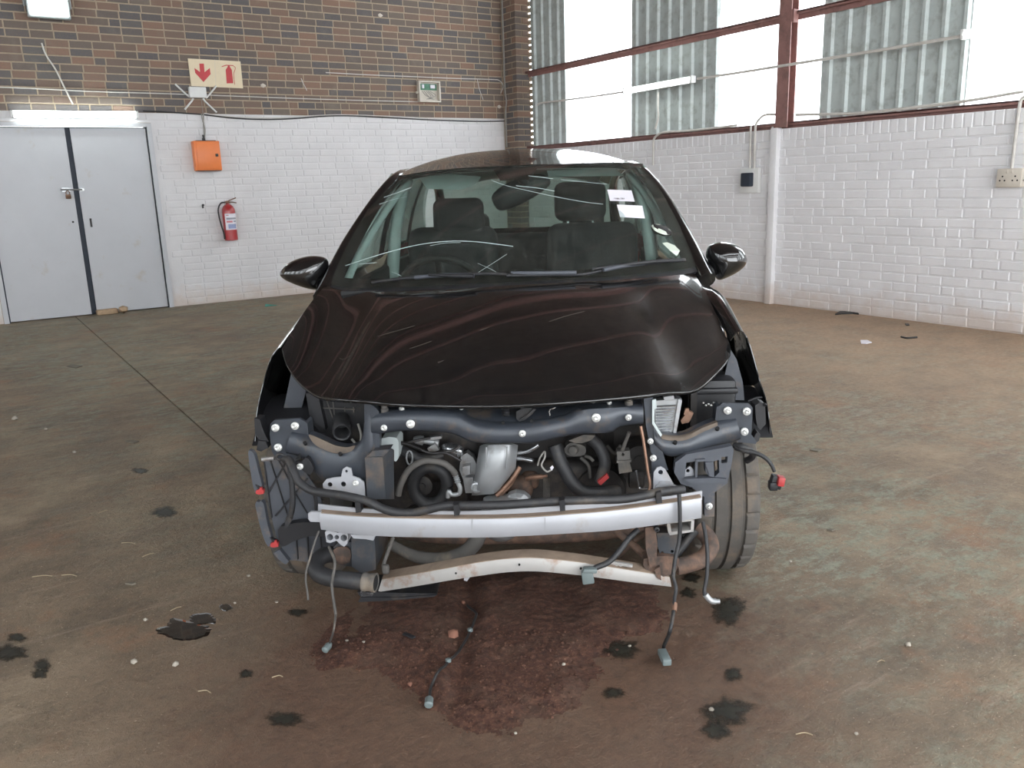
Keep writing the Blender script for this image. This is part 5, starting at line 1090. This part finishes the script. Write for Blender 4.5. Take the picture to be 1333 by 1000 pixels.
# ================================================================== soil heap under the front of the car
def mat_soil():
    m = NT('damp_red_soil'); n = m.noise(55, 7, .75); n2 = m.noise(6, 6, .7)
    c = m.ramp(n, [(.3, srgb(50, 30, 22)), (.5, srgb(78, 48, 36)), (.72, srgb(116, 80, 61))])
    c = m.mix(m.ramp(n2, [(.5, W(0)), (.7, W(.55))]), c, srgb(96, 76, 62)); c = m.mix(m.ramp(m.noise(120, 4, .7), [(.60, W(0)), (.70, W(.7))]), c, srgb(150, 112, 90)); c = m.mix(m.ramp(m.noise(14, 6, .75), [(.55, W(0)), (.7, W(.6))]), c, srgb(48, 30, 24)); m.base(c); m.set(Roughness=.9); m.bump(n, .8, .012); return m.m
M['soil'] = mat_soil()
poly = [LF(u, v) for u, v in ((418,872),(400,838),(440,806),(462,788))] + [Vector((-.5, .1, 0)), Vector((-.45, .55, 0)), Vector((.45, .55, 0)), Vector((.5, .12, 0))] + [LF(u, v) for u, v in ((868,792),(862,826),(806,828),(786,862),(768,902),(722,938),(650,952),(586,940),(548,918),(505,884),(462,866))]
def pdist(x, y):
    ins = False; best = 9
    n = len(poly)
    for i in range(n):
        a, b = poly[i], poly[(i+1) % n]; dx, dy = b.x-a.x, b.y-a.y
        t = max(0, min(1, ((x-a.x)*dx+(y-a.y)*dy)/(dx*dx+dy*dy+1e-12))); best = min(best, math.hypot(x-a.x-t*dx, y-a.y-t*dy))
        if (a.y > y) != (b.y > y) and x < (b.x-a.x)*(y-a.y)/(b.y-a.y)+a.x: ins = not ins
    return best if ins else -best
g0, g1 = LF(612, 768), LF(600, 905); gd = (g1-g0)
def soil_h(x, y):
    d = pdist(x, y) + .05*noise.noise(Vector((x*7, y*7, 0))) + .02*noise.noise(Vector((x*21, y*21, 3)))
    if d < -.02: return -1
    hgt = .017*smooth01((d+.02)/.13)*(1+.55*noise.noise(Vector((x*9, y*9, 5)))) + .0045*noise.noise(Vector((x*40, y*40, 9)))*smooth01((d+.02)/.05) + .002*noise.noise(Vector((x*110, y*110, 2)))
    t = ((Vector((x, y, 0))-g0).dot(gd))/gd.dot(gd)
    if -.2 < t < 1.1:
        q = abs((x-g0.x)*gd.y-(y-g0.y)*gd.x)/gd.length + .012*noise.noise(Vector((x*18, y*18, 1))); hgt *= 1-.85*(1-smooth01(q/.045)); hgt += .006*math.exp(-((q-.07)/.022)**2)
    return hgt - .001
X0, X1, Y0, Y1, ST = -.85, .85, -.85, .6, .0085
nx, ny = int((X1-X0)/ST), int((Y1-Y0)/ST); idx = {}; V, F = [], []
H = [[soil_h(X0+i*ST, Y0+j*ST) for i in range(nx+1)] for j in range(ny+1)]
for j in range(ny):
    for i in range(nx):
        qs = ((i,j),(i+1,j),(i+1,j+1),(i,j+1))
        if max(H[b][a] for a, b in qs) > .0006:
            f = []
            for k in qs:
                if k not in idx: idx[k] = len(V); V.append(CAR_M @ Vector((X0+k[0]*ST, Y0+k[1]*ST, max(-.001, H[k[1]][k[0]]))))
                f.append(idx[k])
            F.append(tuple(f))
heap = (V, F)
def lump(r, seed, flat=.7):
    rnd = random.Random(seed); bm = bmesh.new(); bmesh.ops.create_icosphere(bm, subdivisions=1, radius=r)
    V = [Vector((v.co.x*rnd.uniform(.75, 1.25), v.co.y*rnd.uniform(.75, 1.25), v.co.z*flat*rnd.uniform(.8, 1.2))) for v in bm.verts]; bm.verts.index_update(); F = [tuple(v.index for v in f.verts) for f in bm.faces]; bm.free(); return V, F
gs = []; rnd = random.Random(5)
while len(gs) < 900:
    x, y = rnd.uniform(-.75, .75), rnd.uniform(-.8, .1); hh = soil_h(x, y)
    if hh > .003 or (hh > -1 and rnd.random() < .5):
        r = rnd.choice((.002, .003, .003, .0045, .006)); v, f = lump(r, len(gs)); p = CAR_M @ Vector((x, y, max(0, hh)+r*.3)); gs.append(([q+p for q in v], f))
soil = obj('soil_heap', join(heap, *gs), M['soil'], None, 50); tag(soil, 'damp red-brown soil spread under the front of the car', 'soil', kind='stuff')
w3 = [LF(608, 788, .012), LF(617, 795, .02), LF(620, 803, .02), LF(612, 820, .02), LF(598, 845, .018), LF(584, 867, .016), LF(572, 884, .014), LF(562, 897, .012), LF(559, 915, .01)]
w3 = [CAR_M @ Vector((p.x, p.y, max(0, soil_h(p.x, p.y)) + .011)) for p in spline(w3, 4)]
cw = obj('loose_cable', tube(w3, .0042, 8), M['black_cable'], None, 60); tag(cw, 'thin black cable lying along the groove in the soil', 'cable')
for p in (w3[12], w3[20]): obj('cable_clip', rbox(p + Vector((0, 0, .004)), (.014, .014, .012), .003), M['teal_plug'], cw, 30)
obj('plug', join(lathe(w3[-1] + Vector((0, 0, .004)), (w3[-1]-w3[-3]), [(.007, -.006), (.012, 0), (.012, .022), (.008, .026), (0, .026)], 12)), M['teal_plug'], cw, 40)

# ================================================================== puddles and oil stains
M['oil'] = simple('wet_black_oil', srgb(24, 22, 20), .06, 0, .3, 10, coat=1)
def mat_stain():
    """dried oil that thins out raggedly towards its rim"""
    m = NT('old_oil_stain'); a = m.n('ShaderNodeVertexColor', layer_name='Core')
    m.base(m.ramp(m.noise(40, 5), [(.3, srgb(26, 25, 21)), (.7, srgb(52, 49, 40))])); m.set(Roughness=.5)
    x = m.n('ShaderNodeMath', operation='MULTIPLY_ADD'); m.l(m.noise(38, 8, .8), x.inputs[0]); x.inputs[1].default_value = 1.5; m.l(a.outputs[0], x.inputs[2]); y = m.n('ShaderNodeMath', operation='MULTIPLY'); m.l(x.outputs[0], y.inputs[0]); y.inputs[1].default_value = .5
    m.set(Alpha=m.ramp(y.outputs[0], [(.40, W(0)), (.52, W(.6)), (.72, W(.93))])); return m.m
M['oil_dull'] = mat_stain()
def blob(u, v, ru, rv, seed, n=46, z=.0022, amp=.38, rings=6):
    c = on_floor(u, v, z); V = [c]; F = []; C = [1.0]
    for r in range(1, rings+1):
        for k in range(n):
            a = 2*math.pi*k/n; q = 1 + amp*noise.noise(Vector((math.cos(a)*1.6+seed*7.1, math.sin(a)*1.6, seed))) + .5*amp*noise.noise(Vector((math.cos(a)*5+seed, math.sin(a)*5, seed*3)))
            q *= 1.4*r/rings; V.append(on_floor(u + ru*q*math.cos(a), v + rv*q*math.sin(a), z if r < rings else .0003)); C.append(1-r/rings)
        for k in range(n):
            if r == 1: F.append((0, 1+k, 1+(k+1) % n))
            else: F.append((1+(r-2)*n+k, 1+(r-1)*n+k, 1+(r-1)*n+(k+1) % n, 1+(r-2)*n+(k+1) % n))
    CORE.extend(C); return V, F
CORE = []
def puddle(us, mat, label, nm='oil_stain'):
    CORE.clear(); o = obj(nm, join(*[blob(*q) for q in us]), M[mat], None); at = o.data.color_attributes.new('Core', 'FLOAT_COLOR', 'POINT'); at.data.foreach_set('color', [x for c in CORE for x in (c, c, c, 1)])
    tag(o, label, 'puddle' if nm == 'oil_puddle' else 'oil stain')
puddle([(240,821,22,9,1)], 'oil', 'shiny black oil puddle left of the car', 'oil_puddle')
puddle([(264,806,13,5,3)], 'oil', 'small wet oil spot just above the shiny puddle', 'oil_puddle')
puddle([(294,790,6,3.5,4)], 'oil', 'tiny wet spot right of the shiny puddle', 'oil_puddle')
puddle([(12,850,18,9,5)], 'oil_dull', 'dark oil stain at the left edge of the floor'); puddle([(22,830,10,5,6)], 'oil_dull', 'small oval stain at the left edge above the larger one')
puddle([(55,865,9,7,7),(52,877,9,5,8)], 'oil_dull', 'ragged black stain near the lower left corner')
puddle([(948,926,26,15,9),(932,950,15,11,10)], 'oil_dull', 'largest black oil stain, right of the soil heap'); puddle([(955,878,9,9,11)], 'oil_dull', 'small round oil stain above the largest one')
puddle([(948,795,19,15,12)], 'oil_dull', 'black oil stain below the right front wheel'); puddle([(895,772,9,5,13)], 'oil_dull', 'small dark stain beside the hanging plug'); puddle([(900,752,10,5,23)], 'oil_dull', 'dark smear in front of the right tyre')
puddle([(808,845,20,10,14)], 'oil_dull', 'faint dark stain left of the hanging grey plug'); puddle([(370,937,20,8,15)], 'oil_dull', 'dull dark stain below the soil heap on the left')
puddle([(388,797,11,4,16)], 'oil_dull', 'thin dark smear below the left front wheel'); puddle([(214,667,14,6,17)], 'oil_dull', 'dull oil mark left of the ribbed liner'); puddle([(320,877,8,5,18)], 'oil_dull', 'small greenish stain left of the soil heap'); puddle([(182,613,9,3,24)], 'oil_dull', 'small dark mark beside the floor joint'); puddle([(798,902,12,6,25)], 'oil_dull', 'faint greenish stain right of the soil heap')
# ================================================================== debris
M['stone'] = simple('sandy_stone', srgb(176, 150, 122), .9, 0, .12, 40, bump=.4); M['stone_red'] = simple('reddish_stone', srgb(128, 88, 72), .9, 0, .15, 40, bump=.4)
M['stone_pale'] = simple('pale_pebble', srgb(158, 150, 138), .85, 0, .12, 40); M['straw'] = simple('dry_straw', srgb(160, 144, 118), .8, 0, .1, 40); M['teal'] = simple('teal_plastic', srgb(70, 130, 116), .5, 0, .1, 20)
c = on_floor(140, 409); o = obj('brick_fragment', rbox(c + Vector((0, 0, .03)), (.23, .1, .06), .012, Matrix.Rotation(.1, 3, 'Z'), 3), M['stone'], None, 60); tag(o, 'sandy brick piece wedged at the foot of the double door', 'brick')
def stone(name, u, v, r, seed, mat, label, flat=.7, group=None):
    g = lump(r, seed, flat); zl = min(q.z for q in g[0]); c = on_floor(u, v); x = CAR_MI @ c; zz = max(0, soil_h(x.x, x.y) if abs(x.x) < .9 and -.9 < x.y < .6 else 0)
    o = obj(name, ([q + c + Vector((0, 0, zz - zl - .001)) for q in g[0]], g[1]), M[mat], None, 50); tag(o, label, 'stone', group); return o
stone('stone', 161, 408, .07, 1, 'stone', 'rounded sandy stone beside the brick piece at the door')
stone('stone', 591, 834, .019, 2, 'stone_red', 'reddish stone sitting in the groove of the soil', .9)
stone('pebble', 603, 787, .008, 3, 'stone_red', 'small reddish pebble beneath the lower crossbar'); stone('pebble', 534, 894, .009, 4, 'stone_red', 'pinkish pebble on the lower left of the soil')
G = 'pale pebbles lying about the floor'
for i, (u, v, r, lb_) in enumerate(((175,863,.011,'pale pebble between the lower left stain and the puddle'),(229,867,.011,'grey-brown pebble straight below the shiny puddle'),(190,808,.008,'white speck of stone left of the shiny puddle'),(324,751,.008,'small white stone left of the elbow pipe'),(360,785,.006,'tiny pale stone below the left tyre'),
    (20,547,.02,'largest pale stone, far left below the doors'),(60,560,.012,'pale stone right of the largest far left one'),(452,838,.006,'white grain on the soil near the left plug'),(474,843,.005,'second white grain on the soil near the left plug'),(734,870,.006,'lone white grain on the right of the soil'),(671,955,.005,'white grain at the bottom tip of the soil'),
    (926,925,.008,'small stone lying on the largest oil stain'),(1029,732,.006,'white grain right of the right front tyre'),(1182,841,.01,'white pebble on the green floor at lower right'),(1115,957,.006,'small pebble near the bottom right straw'),(820,842,.006,'grain lying left of the grey plug'),(306,786,.006,'dark-edged grain right of the tiny wet spot'),(97,590,.012,'pale stone on the left floor under the leaf'))):
    stone('pebble', u, v, r, 30+i, 'stone_pale', lb_, .7, G)
for i, (a, b, lb_) in enumerate((((42,751),(68,750),'long straw at the left edge of the floor'), ((80,749),(100,750),'faint straw right of the long left one'), ((158,707),(176,708),'short straw left of the ribbed liner'), ((222,795),(236,790),'straw just above the shiny puddle'), ((1036,956),(1058,957),'pale straw near the bottom right'), ((354,882),(368,881),'straw left of the soil heap'), ((258,900),(274,902),'straw below the shiny puddle'), ((128,668),(140,664),'small straw by the dull oil mark'), ((1142,862),(1152,861),'tiny straw on the green stain at right'), ((185,725),(200,720),'slanting straw below the dull oil mark'))):
    p, q = on_floor(*a, .003), on_floor(*b, .003); o = obj('straw', tube([p, (p+q)/2 + Vector((.006, .004, .001)), q], .0016, 5, sub=3), M['straw'], None); tag(o, lb_, 'straw', 'dry straws on the floor')
c = on_floor(533, 838); o = obj('plastic_chip', rbox(CAR_M @ Vector((LF(533, 838).x, LF(533, 838).y, max(0, soil_h(LF(533, 838).x, LF(533, 838).y))+.006)), (.045, .014, .006), .002, Matrix.Rotation(CAR_ROT-.6, 3, 'Z')), M['plastic'], None, 30); tag(o, 'thin black plastic chip lying on the soil', 'plastic chip')
c = on_floor(352, 399); o = obj('plastic_shard', plate2([[(-.07, -.02), (.08, -.02), (.0, .03), (-.05, .05)]], lambda a, b, t: c + Vector((a, b*.6, .004+max(0, b)*.5+t)), .006), M['teal']); tag(o, 'teal plastic shard near the white wall', 'plastic shard')
def scrap(name, px, mat, label, cat, z=.004, th=.006): o = obj(name, plate2([[(on_floor(u, v, z).x, on_floor(u, v, z).y) for u, v in px]], lambda a, b, t: Vector((a, b, .001+t)), th), M[mat]); tag(o, label, cat)
scrap('rubber_strip', [(1087,410),(1093,406.5),(1114,406.5),(1118,409.5),(1110,408.5),(1096,409)], 'black_cable', 'black rubber strip at the foot of the right wall', 'rubber strip', th=.015)
scrap('paper_scrap', [(1120,443),(1129,443),(1135,446),(1128,447.5),(1121,447)], 'paper', 'white paper scrap on the sandy floor to the right', 'paper')
scrap('dark_chip', [(1178,421.5),(1183,421.5),(1184,423.5),(1180,424)], 'black_cable', 'small dark chip near the foot of the right wall', 'chip')
o = obj('twig', tube([on_floor(1173, 438.5, .008), on_floor(1180, 440, .008), on_floor(1188, 439.5, .008), on_floor(1194, 439, .01)], .008, 6, sub=3), M['black_cable'], None, 60); tag(o, 'curved dark twig right of the paper scrap', 'twig')
M['leaf_brown'] = simple('dry_leaf', srgb(112, 104, 92), .8, 0, .15, 40)
for u, v, w, lb_ in ((1063, 586, 9, 'grey leaf scrap on the green-stained floor right of the car'), (97, 477, 10, 'dark leaf scrap on the floor below the doors'), (172, 575, 9, 'curled brown leaf left of the floor joint'), (170, 760, 7, 'dark splinter left of the shiny puddle'), (1082, 690, 6, 'bluish leaf scrap in the middle of the right floor')):
    scrap('leaf_scrap', [(u-w, v), (u-w*.3, v-w*.22), (u+w, v-w*.05), (u+w*.2, v+w*.22)], 'leaf_brown', lb_, 'leaf')
